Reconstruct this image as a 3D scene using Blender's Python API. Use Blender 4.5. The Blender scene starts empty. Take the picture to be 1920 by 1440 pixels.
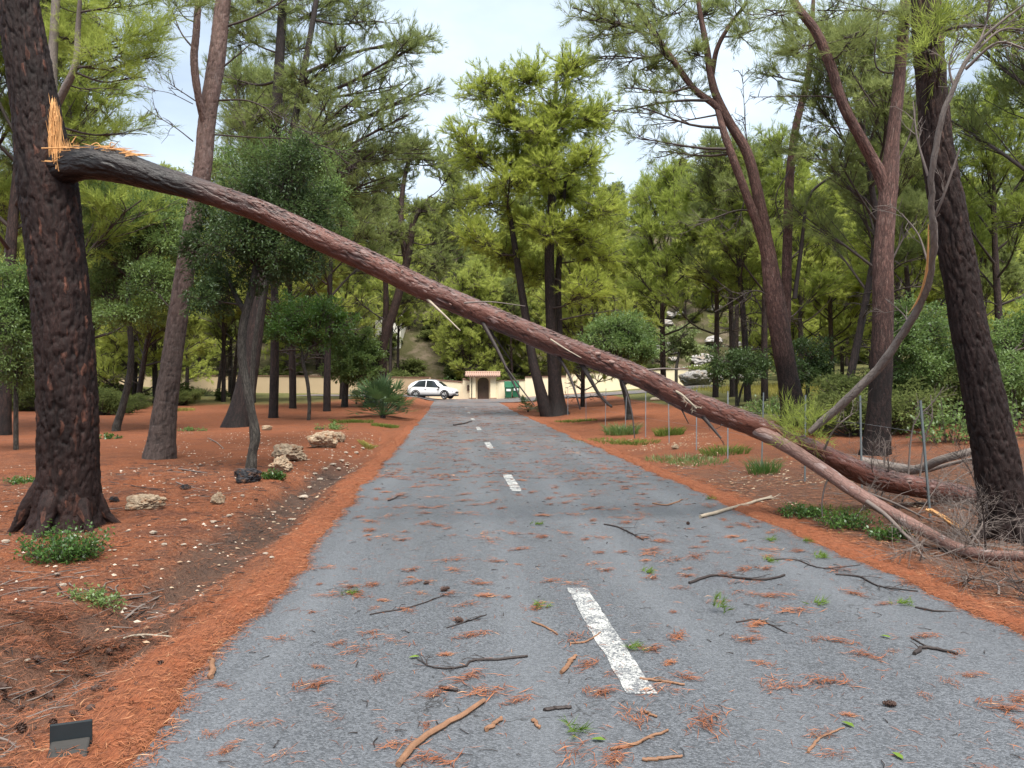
import bpy, math, random
import numpy as np
from mathutils import Vector, noise as mnoise

# ------------------------------------------------------------------ camera, sky, sun, exposure
scene = bpy.context.scene
C = scene.collection
F_PX, CX, CY, CAM_H = 1440.0, 960.0, 720.0, 1.6
cam_d = bpy.data.cameras.new('camera'); cam = bpy.data.objects.new('camera', cam_d); C.objects.link(cam)
cam.location = (0, 0, CAM_H); cam.rotation_euler = (math.radians(90), 0, 0)
cam_d.sensor_width = 36.0; cam_d.lens = 27.0; cam_d.clip_start = 0.05; cam_d.clip_end = 2000
scene.camera = cam
SUN_EL, SUN_AZ = math.radians(66), math.radians(165)      # azimuth from +Y towards +X
w = bpy.data.worlds.new('World'); scene.world = w; w.use_nodes = True
nt = w.node_tree; nt.nodes.clear()
def wn(t, **k):
    n = nt.nodes.new(t)
    for a, b in k.items(): setattr(n, a, b)
    return n
out = wn('ShaderNodeOutputWorld'); bg = wn('ShaderNodeBackground'); sky = wn('ShaderNodeTexSky', sky_type='NISHITA')
sky.sun_disc = False; sky.sun_elevation = SUN_EL; sky.sun_rotation = SUN_AZ; sky.air_density = 1.0; sky.dust_density = 2.0
tc = wn('ShaderNodeTexCoord'); mp = wn('ShaderNodeMapping'); mp.inputs['Scale'].default_value = (1, 1, 2.2)
nz = wn('ShaderNodeTexNoise'); nz.inputs['Scale'].default_value = 2.3; nz.inputs['Detail'].default_value = 6; nz.inputs['Roughness'].default_value = 0.52
rp = wn('ShaderNodeValToRGB'); rp.color_ramp.elements[0].position = 0.34; rp.color_ramp.elements[1].position = 0.66
rp.color_ramp.elements[0].color = (0.42, 0.42, 0.42, 1); rp.color_ramp.elements[1].color = (0.95, 0.95, 0.95, 1)
mx = wn('ShaderNodeMix', data_type='RGBA'); mx.inputs['B'].default_value = (7.3, 8.5, 9.7, 1)   # thin bright cloud over the blue
nt.links.new(tc.outputs['Generated'], mp.inputs['Vector']); nt.links.new(mp.outputs['Vector'], nz.inputs['Vector'])
nt.links.new(nz.outputs['Fac'], rp.inputs['Fac']); nt.links.new(rp.outputs['Color'], mx.inputs['Factor'])
nt.links.new(sky.outputs['Color'], mx.inputs['A']); nt.links.new(mx.outputs['Result'], bg.inputs['Color'])
bg.inputs['Strength'].default_value = 0.075
nt.links.new(bg.outputs['Background'], out.inputs['Surface'])
sun_d = bpy.data.lights.new('sun', 'SUN'); sun = bpy.data.objects.new('sun', sun_d); C.objects.link(sun)
sun_d.energy = 4.2; sun_d.angle = math.radians(36); sun_d.color = (1.0, 0.95, 0.87)
sdir = Vector((math.sin(SUN_AZ)*math.cos(SUN_EL), math.cos(SUN_AZ)*math.cos(SUN_EL), math.sin(SUN_EL)))
sun.rotation_euler = sdir.to_track_quat('Z', 'Y').to_euler(); sun.location = sdir*60
vs = scene.view_settings; vs.view_transform = 'Standard'; vs.look = 'None'; vs.exposure = 1.0; vs.gamma = 1.0; vs.use_curve_mapping = False
cy = scene.cycles
cy.use_denoising = True; cy.max_bounces = 8; cy.diffuse_bounces = 5; cy.glossy_bounces = 2; cy.transmission_bounces = 4; cy.transparent_max_bounces = 6
cy.sample_clamp_indirect = 6.0; cy.use_adaptive_sampling = True; cy.adaptive_threshold = 0.015
cy.caustics_reflective = False; cy.caustics_refractive = False

# ------------------------------------------------------------------ ground shape and pixel helpers
ROAD_K, U_L, U_R, U_C = 0.0792, -1.38, 3.74, 0.98        # the road runs slightly to the left of the view
def sm(a, b, x):
    t = np.clip((np.asarray(x, float)-a)/(b-a), 0, 1); return t*t*(3-2*t)
def lump(x, y):
    return (np.sin(x*1.7+y*.6)*np.sin(y*1.1-x*.4)*.5 + np.sin(x*4.1-y*2.2+1.3)*np.sin(y*3.7+x*1.9)*.27
            + np.sin(x*9.3+y*5.1)*np.sin(y*8.3-x*3.3+.7)*.13)
def gz(x, y):
    x = np.asarray(x, float); y = np.asarray(y, float)
    u = x + ROAD_K*y
    left = sm(-1.5, -3.4, u); right = sm(4.0, 5.4, u)
    z = 0.008*np.maximum(0, y-45)*(1-sm(84, 100, y)*0)
    z = z + left*(0.006*np.clip(y-20, 0, 60) + 0.05*lump(x, y) + 0.06)
    z = z + right*(0.085*np.clip(u-5.0, 0, 15)*sm(4, 16, y) + 0.045*lump(x+3, y) + 0.02)
    gul = np.exp(-((u+2.2-0.1*np.sin(y*.9))/0.30)**2)*sm(3.2, 4.6, y)*sm(30, 20, y)
    z = z - gul*(0.23+0.05*np.sin(y*3.1)+.03*np.sin(y*8.3+x*5))
    z = z + np.exp(-((u+1.62)/0.22)**2)*0.035
    hole = sm(-3.5, -3.2, x)*sm(-1.9, -2.3, x)*sm(4.55, 4.95, y+.12*np.sin(x*5))*sm(5.22, 5.12, y-.25*(x+2.7)+.10*np.sin(x*6)); z = z - 0.085*hole*(1+.7*np.sin(x*13+y*9)*np.sin(y*21)) + .02*np.exp(-((y-.25*(x+2.7)-5.3)/.16)**2)*sm(-3.8, -3.2, x)*sm(-1.8, -2.4, x)
    hill = np.maximum(0, y-82-0.15*np.abs(x+4)*0)
    z = z + 0.42*np.minimum(hill, 74+.12*x)*sm(80, 100, y) + sm(90, 130, y)*1.2*np.sin(x*.11+1)*np.sin(y*.09)
    z = z + sm(12, 60, x)*sm(45, 80, y)*3.5 + sm(-25, -70, x)*sm(50, 90, y)*3
    road = sm(U_L-.25, U_L+.05, u)*sm(U_R+.25, U_R-.05, u)*sm(76, 66, y)
    return z - road*0.035
def g1(x, y): return float(gz(x, y))
def P(px, py, Y): return Vector(((px-CX)/F_PX*Y, Y, CAM_H-(py-CY)/F_PX*Y))
def G(px, py, lift=0.0):
    """the point of the ground seen at a pixel"""
    lo = 1.5
    f = lambda Y: (CAM_H-(py-CY)/F_PX*Y) - g1((px-CX)/F_PX*Y, Y)
    Y = lo
    while f(Y) > 0 and Y < 200: Y *= 1.02
    a, b = Y/1.02, Y
    for _ in range(24):
        m = (a+b)/2
        if f(m) > 0: a = m
        else: b = m
    x = (px-CX)/F_PX*a
    return Vector((x, a, g1(x, a)+lift))
def at_ground(px, Y, lift=0.0):
    x = (px-CX)/F_PX*Y; return Vector((x, Y, g1(x, Y)+lift))

# ------------------------------------------------------------------ object helpers
def link(o, parent=None):
    C.objects.link(o)
    if parent is not None: o.parent = parent
    return o
def tag(o, label=None, cat=None, group=None, kind=None):
    for k, v in (('label', label), ('category', cat), ('group', group), ('kind', kind)):
        if v: o[k] = v
    return o
def empty(name, loc, label=None, cat=None, group=None, rz=0.0):
    o = bpy.data.objects.new(name, None); o.location = loc; o.rotation_euler = (0, 0, rz); o.empty_display_size = .2
    link(o); return tag(o, label, cat, group)
def mesh_data(name, parts, mats, smooth=True):
    """parts: list of dicts v (n,3), f (m,k) equal-sized faces, m material index, uv (n,2) per vertex, t (n,) tint"""
    vs_, ls, lt, mi, uvs, ts = [], [], [], [], [], []
    off = 0
    for p in parts:
        v = np.asarray(p['v'], np.float32).reshape(-1, 3); f = np.asarray(p['f'], np.int32)
        if len(f) == 0: continue
        vs_.append(v); ls.append((f+off).ravel()); lt.append(np.full(len(f), f.shape[1], np.int32))
        mi.append(np.full(len(f), p.get('m', 0), np.int32))
        uvs.append(np.asarray(p['uv'], np.float32) if 'uv' in p else np.zeros((len(v), 2), np.float32))
        ts.append(np.asarray(p['t'], np.float32) if 't' in p else np.full(len(v), .5, np.float32))
        off += len(v)
    V = np.concatenate(vs_); L = np.concatenate(ls); T = np.concatenate(lt); M = np.concatenate(mi); U = np.concatenate(uvs); K = np.concatenate(ts)
    me = bpy.data.meshes.new(name)
    me.vertices.add(len(V)); me.vertices.foreach_set('co', V.ravel())
    me.loops.add(len(L)); me.loops.foreach_set('vertex_index', L)
    me.polygons.add(len(T)); st = np.zeros(len(T), np.int32); st[1:] = np.cumsum(T)[:-1]
    me.polygons.foreach_set('loop_start', st); me.polygons.foreach_set('loop_total', T)
    me.polygons.foreach_set('material_index', M)
    me.polygons.foreach_set('use_smooth', np.full(len(T), bool(smooth)))
    ul = me.uv_layers.new(name='uv'); ul.data.foreach_set('uv', U[L].ravel())
    a = me.attributes.new('tint', 'FLOAT', 'POINT'); a.data.foreach_set('value', K)
    me.update(calc_edges=True); me.validate()
    for m in (mats if isinstance(mats, (list, tuple)) else [mats]): me.materials.append(m)
    return me
def build(name, parts, mats, parent=None, origin=None, smooth=True):
    if isinstance(parts, dict): parts = [parts]
    if origin is not None:
        o3 = np.array(origin, np.float32); parts = [dict(p, v=np.asarray(p['v'], np.float32).reshape(-1, 3)-o3) for p in parts]
    me = mesh_data(name, parts, mats, smooth)
    o = bpy.data.objects.new(name, me); link(o, parent)
    if origin is not None and parent is None: o.location = origin
    return o
def unit(v):
    v = np.asarray(v, float); return v/np.maximum(np.linalg.norm(v, axis=-1, keepdims=True), 1e-9)
def catmull(pts, n):
    p = np.asarray([list(q) for q in pts], float)
    if len(p) == 2: t = np.linspace(0, 1, n)[:, None]; return p[0]*(1-t)+p[1]*t
    d = np.r_[0, np.cumsum(np.linalg.norm(np.diff(p[:, :3], axis=0), axis=1))]
    q = np.vstack([2*p[0]-p[1], p, 2*p[-1]-p[-2]]); s = np.linspace(0, d[-1], n); res = []
    for x in s:
        i = min(max(np.searchsorted(d, x, 'right')-1, 0), len(p)-2); t = (x-d[i])/max(d[i+1]-d[i], 1e-9)
        a, b, c, e = q[i], q[i+1], q[i+2], q[i+3]
        res.append(.5*((2*b)+(c-a)*t+(2*a-5*b+4*c-e)*t*t+(3*b-a-3*c+e)*t**3))
    return np.array(res)
def tube(path, radii, sides=10, rough=0.0, seed=0, fiss=0.0, cap=True, lobes=0.0, v0=0.0, along=1.3):
    """a tube along path (n,3) with radius per point; rough = relative bark relief; uv in metres"""
    p = np.asarray(path, float); r = np.asarray(radii, float); n = len(p)
    t = unit(np.gradient(p, axis=0)); ref = np.array([0, 1.0, 0]) if abs(t[0, 1]) < .8 else np.array([1.0, 0, 0])
    a = unit(ref-t[0]*np.dot(ref, t[0])); fr = []
    for i in range(n):
        a = a-t[i]*np.dot(a, t[i]); a = a/np.linalg.norm(a); fr.append((a, np.cross(t[i], a)))
    ang = np.linspace(0, 2*np.pi, sides+1); L = np.r_[0, np.cumsum(np.linalg.norm(np.diff(p, axis=0), axis=1))]
    V = np.zeros((n, sides+1, 3)); UV = np.zeros((n, sides+1, 2))
    rm = float(np.mean(r)); T = np.full((n, sides+1), .5)
    for i in range(n):
        A, B = fr[i]; cs, sn = np.cos(ang), np.sin(ang)
        rr = np.full(sides+1, r[i])
        if rough:
            for j in range(sides):
                q = Vector((cs[j]*r[i]*7, sn[j]*r[i]*7, L[i]*2.2+seed*7.3))
                h = mnoise.noise(q)*.6+mnoise.noise(q*2.7)*.4 - abs(mnoise.noise(Vector((cs[j]*r[i]*16, sn[j]*r[i]*16, L[i]*3.0+seed))))*.8
                rr[j] *= 1+rough*h
            if fiss: # bark fissures cut in metres, running along the stem
                for j in range(sides):
                    q = Vector((cs[j]*r[i], sn[j]*r[i], L[i])); wx = mnoise.noise(q*3+Vector((seed, 0, 0)))*.05
                    s1 = abs(mnoise.noise(Vector(((cs[j]*r[i]+wx)*17, (sn[j]*r[i]+wx)*17, L[i]*along*1.9+seed*3.1)))); s2 = abs(mnoise.noise(Vector((cs[j]*r[i]*34, sn[j]*r[i]*34, L[i]*along*4.6+seed))))
                    rr[j] -= fiss*(max(0, 1-s1/.16)**1.3+.55*max(0, 1-s2/.15)) - fiss*.35*mnoise.noise(Vector((cs[j]*r[i]*60, sn[j]*r[i]*60, L[i]*22)))
            if lobes:
                for j in range(sides): rr[j] *= 1+lobes*math.exp(-L[i]/0.35)*math.sin(ang[j]*5+seed)
            rr[sides] = rr[0]
        if fiss: T[i] = np.clip((rr-r[i])/fiss*.4+.9, 0, 1)
        V[i] = p[i]+rr[:, None]*(cs[:, None]*A+sn[:, None]*B)
        UV[i, :, 0] = ang*rm; UV[i, :, 1] = L[i]+v0
    idx = np.arange(n*(sides+1)).reshape(n, sides+1)
    f = np.stack([idx[:-1, :-1], idx[:-1, 1:], idx[1:, 1:], idx[1:, :-1]], -1).reshape(-1, 4)
    parts = [dict(v=V.reshape(-1, 3), f=f, uv=UV.reshape(-1, 2), t=T.reshape(-1))]
    if cap:
        for i, flip in ((0, True), (n-1, False)):
            c = np.vstack([V[i, :-1], p[i]]); k = len(c)-1
            ff = [[j, (j+1) % k, k] for j in range(k)]
            if flip: ff = [q[::-1] for q in ff]
            parts.append(dict(v=c, f=ff, uv=np.zeros((len(c), 2))))
    return parts
def prisms(P0, P1, r0, r1, sides=3):
    """many straight tapered twigs at once"""
    P0 = np.asarray(P0, float).reshape(-1, 3); P1 = np.asarray(P1, float).reshape(-1, 3); n = len(P0)
    if n == 0: return dict(v=np.zeros((0, 3)), f=np.zeros((0, 4), int))
    d = unit(P1-P0); ref = np.where(np.abs(d[:, 2:3]) < .9, np.array([[0, 0, 1.0]]), np.array([[1.0, 0, 0]]))
    a = unit(np.cross(d, ref)); b = np.cross(d, a)
    r0 = np.broadcast_to(np.asarray(r0, float), (n,)); r1 = np.broadcast_to(np.asarray(r1, float), (n,))
    V = np.zeros((n, 2, sides, 3))
    for j in range(sides):
        th = 2*math.pi*j/sides; o = a*math.cos(th)+b*math.sin(th)
        V[:, 0, j] = P0+o*r0[:, None]; V[:, 1, j] = P1+o*r1[:, None]
    base = (np.arange(n)*2*sides)[:, None]; f = []
    for j in range(sides):
        k = (j+1) % sides; f.append(base+np.array([[j, k, sides+k, sides+j]]))
    return dict(v=V.reshape(-1, 3), f=np.concatenate(f, 0))

# ------------------------------------------------------------------ materials
def mat(name):
    m = bpy.data.materials.new(name); m.use_nodes = True; n = m.node_tree; n.nodes.clear(); return m, n
class NB:
    def __init__(s, tree): s.t = tree
    def n(s, t, ins=None, **k):
        x = s.t.nodes.new(t)
        for a, b in k.items(): setattr(x, a, b)
        for a, b in (ins or {}).items():
            if isinstance(b, bpy.types.NodeSocket): s.t.links.new(b, x.inputs[a])
            else: x.inputs[a].default_value = b
        return x
    def ramp(s, fac, *stops):
        r = s.n('ShaderNodeValToRGB', {'Fac': fac}); e = r.color_ramp.elements
        while len(e) < len(stops): e.new(.5)
        for q, (pos, col) in zip(e, stops): q.position = pos; q.color = (col, col, col, 1) if isinstance(col, (int, float)) else (*col, 1)
        return r.outputs['Color']
    def mix(s, fac, a, b, mode='MIX'):
        m = s.n('ShaderNodeMix', data_type='RGBA', blend_type=mode)
        for k, v in (('Factor', fac), ('A', a), ('B', b)):
            if isinstance(v, bpy.types.NodeSocket): s.t.links.new(v, m.inputs[k])
            elif k == 'Factor': m.inputs[k].default_value = v
            else: m.inputs[k].default_value = (*v, 1) if len(v) == 3 else v
        return m.outputs['Result']
    def noise(s, vec, scale, detail=4, rough=.55, dist=0.0):
        return s.n('ShaderNodeTexNoise', {'Vector': vec, 'Scale': scale, 'Detail': detail, 'Roughness': rough, 'Distortion': dist}).outputs['Fac']
    def voro(s, vec, scale, feature='F1', out='Distance'):
        return s.n('ShaderNodeTexVoronoi', {'Vector': vec, 'Scale': scale}, feature=feature).outputs[out]
    def map(s, vec, scale=(1, 1, 1), loc=(0, 0, 0)):
        return s.n('ShaderNodeMapping', {'Vector': vec, 'Scale': scale, 'Location': loc}).outputs['Vector']
    def math(s, op, a, b=0.0, c=0.0):
        return s.n('ShaderNodeMath', {0: a, 1: b, 2: c}, operation=op).outputs[0]
    def bump(s, h, strength, dist=.01):
        return s.n('ShaderNodeBump', {'Height': h, 'Strength': strength, 'Distance': dist}).outputs['Normal']
    def out(s, shader): s.n('ShaderNodeOutputMaterial', {'Surface': shader})
    def principled(s, col, rough=.8, normal=None, spec=.3, **k):
        ins = {'Roughness': rough, 'Specular IOR Level': spec}
        ins['Base Color'] = col if isinstance(col, bpy.types.NodeSocket) else (*col, 1)
        if normal is not None: ins['Normal'] = normal
        ins.update(k); return s.n('ShaderNodeBsdfPrincipled', ins).outputs['BSDF']
def geo(b): return b.n('ShaderNodeNewGeometry').outputs['Position']
def objc(b): return b.n('ShaderNodeTexCoord').outputs['Object']
def plain(name, col, rough=.7, spec=.3, var=.25, scale=6.0, bump=0.0, **k):
    m, t = mat(name); b = NB(t); v = objc(b); nz = b.noise(v, scale, 5)
    c = b.mix(nz, tuple(x*(1-var) for x in col), tuple(min(1, x*(1+var)) for x in col))
    nrm = b.bump(b.noise(v, scale*6, 4), bump, .01) if bump else None
    b.out(b.principled(c, rough, nrm, spec, **k)); return m
def bark(name, deep, mid, high, flake, scale=1.0, gloss=.55, flake_amt=.5, spec=.35, charred=None, crackw=.22, smooth_=False, top_scale=False, fis_tint=False, low=None):
    """flaking pine bark on tube uv (metres round, metres along)"""
    m, t = mat(name); b = NB(t)
    uv = b.n('ShaderNodeTexCoord').outputs['UV']
    wn_ = b.n('ShaderNodeTexNoise', {'Vector': b.map(uv, (9, 5, 1)), 'Scale': 1.5, 'Detail': 4, 'Roughness': .6}).outputs['Color']
    warp = b.mix(.055/scale, uv, wn_, 'ADD')
    pv = b.map(warp, (30*scale, 8.5*scale, 1))
    plates = b.voro(pv, 1.0, 'DISTANCE_TO_EDGE'); cellc = b.voro(pv, 1.0, 'F1', 'Color')
    fine = b.noise(b.map(uv, (95, 30, 1)), 1.0, 6, .7); med = b.noise(b.map(warp, (26, 5, 1)), 1.0, 5, .62)
    big = b.noise(b.map(uv, (2.6, .9, 1)), 1.0, 4)
    fis = b.math('ABSOLUTE', b.math('SUBTRACT', b.noise(b.map(warp, (19*scale, 2.6*scale, 1)), 1.0, 5, .58, .25), .5))
    fis2 = b.math('ABSOLUTE', b.math('SUBTRACT', b.noise(b.map(warp, (33*scale, 7*scale, 1), (3.1, 7.7, 0)), 1.0, 4, .6), .5))
    if smooth_: crack = b.math('MULTIPLY', b.ramp(plates, (.0, 0.0), (crackw, 1.0)), b.ramp(med, (.30, .15), (.50, 1.0)))
    else: crack = b.math('MULTIPLY', b.math('MULTIPLY', b.ramp(fis, (.0, 0.0), (.085, 1.0)), b.ramp(fis2, (.0, .35), (.06, 1.0))), b.ramp(plates, (.0, .6), (crackw, 1.0)))
    c = b.mix(b.ramp(fine, (.32, 0.), (.66, 1.)), mid, high)
    c = b.mix(b.ramp(big, (.38, 0.), (.64, .8)), c, tuple(x*.8 for x in mid))
    sep = b.n('ShaderNodeSeparateColor', {'Color': cellc}).outputs['Red']
    fl = b.math('MULTIPLY', b.ramp(sep, (1-flake_amt*.5, 0.), (min(1, 1-flake_amt*.5+.10), .8)), b.ramp(med, (.38, 0.), (.56, 1.)))
    c = b.mix(fl, c, flake)
    if smooth_: crack = b.ramp(crack, (.0, .55), (1., 1.))
    if top_scale: # grey outer scales left along the upper side of the stem
        ux = b.n('ShaderNodeSeparateXYZ', {'Vector': uv}).outputs['X']
        band = b.math('MULTIPLY', b.n('ShaderNodeMapRange', {'Value': ux, 'From Min': .06, 'From Max': .16}).outputs[0], b.n('ShaderNodeMapRange', {'Value': ux, 'From Min': .33, 'From Max': .22}).outputs[0])
        band = b.math('MULTIPLY', band, b.ramp(b.noise(b.map(uv, (3, 1.1, 1)), 1.0, 3), (.40, .15), (.58, 1.)))
        scl = b.math('MULTIPLY', b.ramp(b.noise(b.map(warp, (34, 13, 1)), 1.0, 4, .6), (.44, 0.), (.53, 1.)), band)
        c = b.mix(scl, c, b.mix(fine, (.040, .032, .034), (.20, .155, .150)))
    if fis_tint: crack = b.math('MULTIPLY', b.ramp(crack, (.0, .45), (1., 1.)), b.ramp(b.n('ShaderNodeAttribute', attribute_name='tint').outputs['Fac'], (.15, 0.), (.75, 1.)))
    c = b.mix(crack, deep, c)
    if charred:
        ln = b.n('ShaderNodeSeparateXYZ', {'Vector': uv}).outputs['Y']
        k = b.math('ADD', ln, b.math('MULTIPLY', b.math('SUBTRACT', big, .5), 2.4))
        fac = b.n('ShaderNodeMapRange', {'Value': k, 'From Min': charred[0], 'From Max': charred[1], 'To Min': 1.0, 'To Max': 0.0}).outputs['Result']
        lo_ = low or ((.003, .002, .002), (.011, .0065, .006), (.040, .021, .018))
        c = b.mix(fac, c, b.mix(crack, lo_[0], b.mix(fine, lo_[1], lo_[2])))
    h = b.math('ADD', b.math('MULTIPLY', crack, .7), b.math('MULTIPLY', fine, .6))
    b.out(b.principled(c, b.ramp(fine, (.2, gloss-.12), (.8, gloss+.2)), b.bump(h, .8, .016), spec)); return m
def leafmat(name, dark, light, trans=.45, gloss=.0, vary=.25):
    m, t = mat(name); b = NB(t)
    tint = b.n('ShaderNodeAttribute', attribute_name='tint').outputs['Fac']
    rnd = b.n('ShaderNodeObjectInfo').outputs['Random']
    pn = b.noise(geo(b), .55, 3)
    f = b.math('ADD', b.math('MULTIPLY', tint, .7), b.math('MULTIPLY', b.math('SUBTRACT', pn, .35), .9))
    f = b.math('ADD', f, b.math('MULTIPLY', b.math('SUBTRACT', rnd, .5), vary))
    c = b.mix(b.n('ShaderNodeClamp', {'Value': f}).outputs[0], dark, light)
    d = b.n('ShaderNodeBsdfDiffuse', {'Color': c}).outputs[0]
    tr = b.n('ShaderNodeBsdfTranslucent', {'Color': b.mix(.35, c, tuple(min(1, x*1.5) for x in light))}).outputs[0]
    s = b.n('ShaderNodeMixShader', {0: trans, 1: d, 2: tr}).outputs[0]
    if gloss:
        gl = b.n('ShaderNodeBsdfGlossy', {'Color': (.9, .95, 1, 1), 'Roughness': .38}).outputs[0]
        s = b.n('ShaderNodeMixShader', {0: gloss, 1: s, 2: gl}).outputs[0]
    b.out(s); return m

M = {}
M['bark_char'] = bark('bark_char', (.003, .002, .002), (.017, .0085, .0075), (.046, .023, .019), (.150, .060, .038), .8, .62, .26, .2, crackw=.16, fis_tint=True)
M['bark_right'] = bark('bark_right', (.004, .0025, .0025), (.038, .020, .016), (.085, .047, .037), (.19, .11, .082), 1.1, .62, .32, .22, charred=(2.2, 5.2), crackw=.16, fis_tint=True)
M['bark_fallen'] = bark('bark_fallen', (.030, .012, .010), (.098, .031, .020), (.190, .070, .047), (.30, .20, .18), 1.25, .34, .30, .42, charred=(1.6, 2.9), crackw=.10, smooth_=True, top_scale=True, fis_tint=True, low=((.002, .0015, .0015), (.006, .004, .004), (.020, .012, .011)))
M['bark_pink'] = bark('bark_pink', (.050, .026, .022), (.175, .088, .070), (.260, .150, .126), (.24, .165, .14), 1.0, .65, .4, .25, charred=(1.8, 4.2), crackw=.14)
M['bark_greybrown'] = bark('bark_greybrown', (.018, .012, .011), (.092, .060, .052), (.185, .130, .112), (.22, .16, .14), 1.1, .7, .5)
M['bark_dark'] = bark('bark_dark', (.009, .006, .006), (.045, .028, .026), (.085, .054, .048), (.10, .06, .05), 1.0, .65, .4, charred=(.5, 2.5))
M['bark_mid'] = bark('bark_mid', (.016, .010, .010), (.085, .046, .038), (.150, .088, .072), (.13, .085, .07), 1.0, .65, .4, charred=(.6, 2.6))
M['bark_smooth'] = bark('bark_smooth', (.06, .05, .045), (.185, .150, .130), (.27, .225, .195), (.16, .12, .10), 1.0, .6, .3, crackw=.1, smooth_=True)
M['bark_oak'] = bark('bark_oak', (.022, .019, .016), (.085, .075, .064), (.150, .135, .115), (.12, .11, .09), 1.3, .8, .4)
M['twig'] = plain('twig', (.060, .045, .040), .7)
M['twig_grey'] = plain('twig_grey', (.155, .125, .110), .7)
M['stick_dark'] = plain('stick_dark', (.035, .026, .024), .6, bump=.4, scale=14)
M['stick_brown'] = plain('stick_brown', (.20, .105, .060), .6, var=.5, bump=.4, scale=14)
M['stick_pale'] = plain('stick_pale', (.30, .25, .19), .6, var=.4, bump=.4, scale=14)
M['torn'] = plain('torn_wood', (.62, .33, .13), .6, var=.45, scale=34)
M['needle_grey'] = leafmat('needle_grey', (.095, .125, .046), (.31, .355, .130), .55)
M['needle_green'] = leafmat('needle_green', (.125, .170, .042), (.41, .47, .110), .55)
M['needle_yellow'] = leafmat('needle_yellow', (.165, .210, .046), (.51, .56, .120), .58)
M['needle_far'] = leafmat('needle_far', (.185, .228, .060), (.53, .57, .155), .58, vary=.45)
M['leaf_dark'] = leafmat('leaf_dark', (.022, .042, .016), (.100, .150, .052), .34, .02)
M['leaf_mid'] = leafmat('leaf_mid', (.055, .098, .030), (.215, .305, .095), .45, .02)
M['leaf_olive'] = leafmat('leaf_olive', (.10, .14, .045), (.34, .40, .17), .45, .03)
M['leaf_bright'] = leafmat('leaf_bright', (.025, .062, .014), (.115, .215, .042), .4, .03)
M['grass'] = leafmat('grass', (.04, .075, .015), (.20, .25, .06), .35)
M['grass_dry'] = leafmat('grass_dry', (.16, .15, .04), (.42, .38, .12), .35)
M['bark_fork'] = bark('bark_fork', (.060, .032, .026), (.200, .095, .072), (.290, .180, .150), (.34, .27, .25), 1.0, .45, .40, .45, crackw=.10, smooth_=True)
M['bark_pale'] = bark('bark_pale', (.060, .040, .035), (.215, .130, .108), (.320, .220, .195), (.28, .21, .19), 1.0, .7, .4, .25, charred=(2.6, 6.2), crackw=.14, fis_tint=True, low=((.012, .009, .008), (.055, .038, .033), (.150, .112, .098)))
M['leaf_sprig'] = leafmat('leaf_sprig', (.06, .11, .02), (.16, .235, .045), .2, .0)
M['leaf_scrub'] = leafmat('leaf_scrub', (.045, .065, .022), (.19, .22, .075), .4, .0, vary=.5)
M['flake'] = plain('bark_flake', (.115, .070, .060), .55, var=.8, scale=60)
# ------------------------------------------------------------------ ground, road
def litter_nodes(b, pos):
    """short crossing streaks, like matted needles"""
    def rot(a, sx, sy):
        return b.n('ShaderNodeMapping', {'Vector': pos, 'Rotation': (0, 0, a), 'Scale': (sx, sy, 40)}).outputs['Vector']
    s1 = b.noise(rot(.5, 130, 16), 1.0, 3, .6); s2 = b.noise(rot(2.0, 120, 14), 1.0, 3, .6); s3 = b.noise(rot(-.7, 140, 18), 1.0, 3, .6)
    return b.math('MAXIMUM', b.math('MAXIMUM', s1, s2), s3)
m, t = mat('soil'); b = NB(t); pos = geo(b)
att = lambda n: b.n('ShaderNodeAttribute', attribute_name=n).outputs['Fac']
streak = litter_nodes(b, pos)
n1 = b.noise(pos, .7, 5, .6); n2 = b.noise(pos, 4.0, 6, .65); n3 = b.noise(pos, 30, 4, .7); n4 = b.noise(pos, 11, 5, .7, .5)
c = b.mix(b.ramp(n2, (.32, 0.), (.68, 1.)), (.095, .040, .025), (.270, .102, .054))
c = b.mix(b.ramp(n1, (.40, 0.), (.62, .75)), c, (.230, .070, .029))
c = b.mix(b.ramp(streak, (.56, 0.), (.70, .75)), c, (.43, .155, .062))
c = b.mix(b.ramp(n4, (.34, .9), (.46, 0.)), c, (.060, .030, .023))
c = b.mix(b.ramp(n3, (.30, .9), (.44, 0.)), c, (.052, .026, .020))
c = b.mix(b.ramp(b.noise(pos, 55, 2, .5), (.64, 0.), (.70, .8)), c, (.46, .32, .22))
dark = b.ramp(b.noise(pos, 1.6, 5, .6, .6), (.50, 0.), (.66, .75))
c = b.mix(dark, c, (.095, .044, .031))
c = b.mix(b.ramp(b.math('ADD', att('gully'), b.math('MULTIPLY', b.math('SUBTRACT', n2, .5), .6)), (.3, 0.), (.7, .9)), c, b.mix(n2, (.034, .024, .021), (.115, .085, .068)))
c = b.mix(b.ramp(b.math('ADD', att('red'), b.math('MULTIPLY', b.math('SUBTRACT', n2, .5), .4)), (.3, 0.), (.8, .55)), c, b.mix(n4, (.125, .045, .024), (.305, .106, .050)))
gm = b.ramp(b.math('ADD', att('grassy'), b.math('MULTIPLY', b.math('SUBTRACT', n2, .5), 1.1)), (.45, 0.), (.75, .9))
c = b.mix(gm, c, b.mix(n4, (.045, .060, .020), (.16, .17, .060)))
c = b.mix(b.ramp(b.math('ADD', att('dry'), b.math('MULTIPLY', b.math('SUBTRACT', n2, .5), .7)), (.4, 0.), (.7, .9)), c, b.mix(n2, (.24, .20, .06), (.42, .36, .12)))
hillc = b.mix(b.ramp(b.noise(pos, .35, 6, .65), (.48, 0.), (.66, 1.)), (.050, .048, .020), b.mix(n2, (.085, .062, .038), (.18, .145, .11)))
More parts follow.
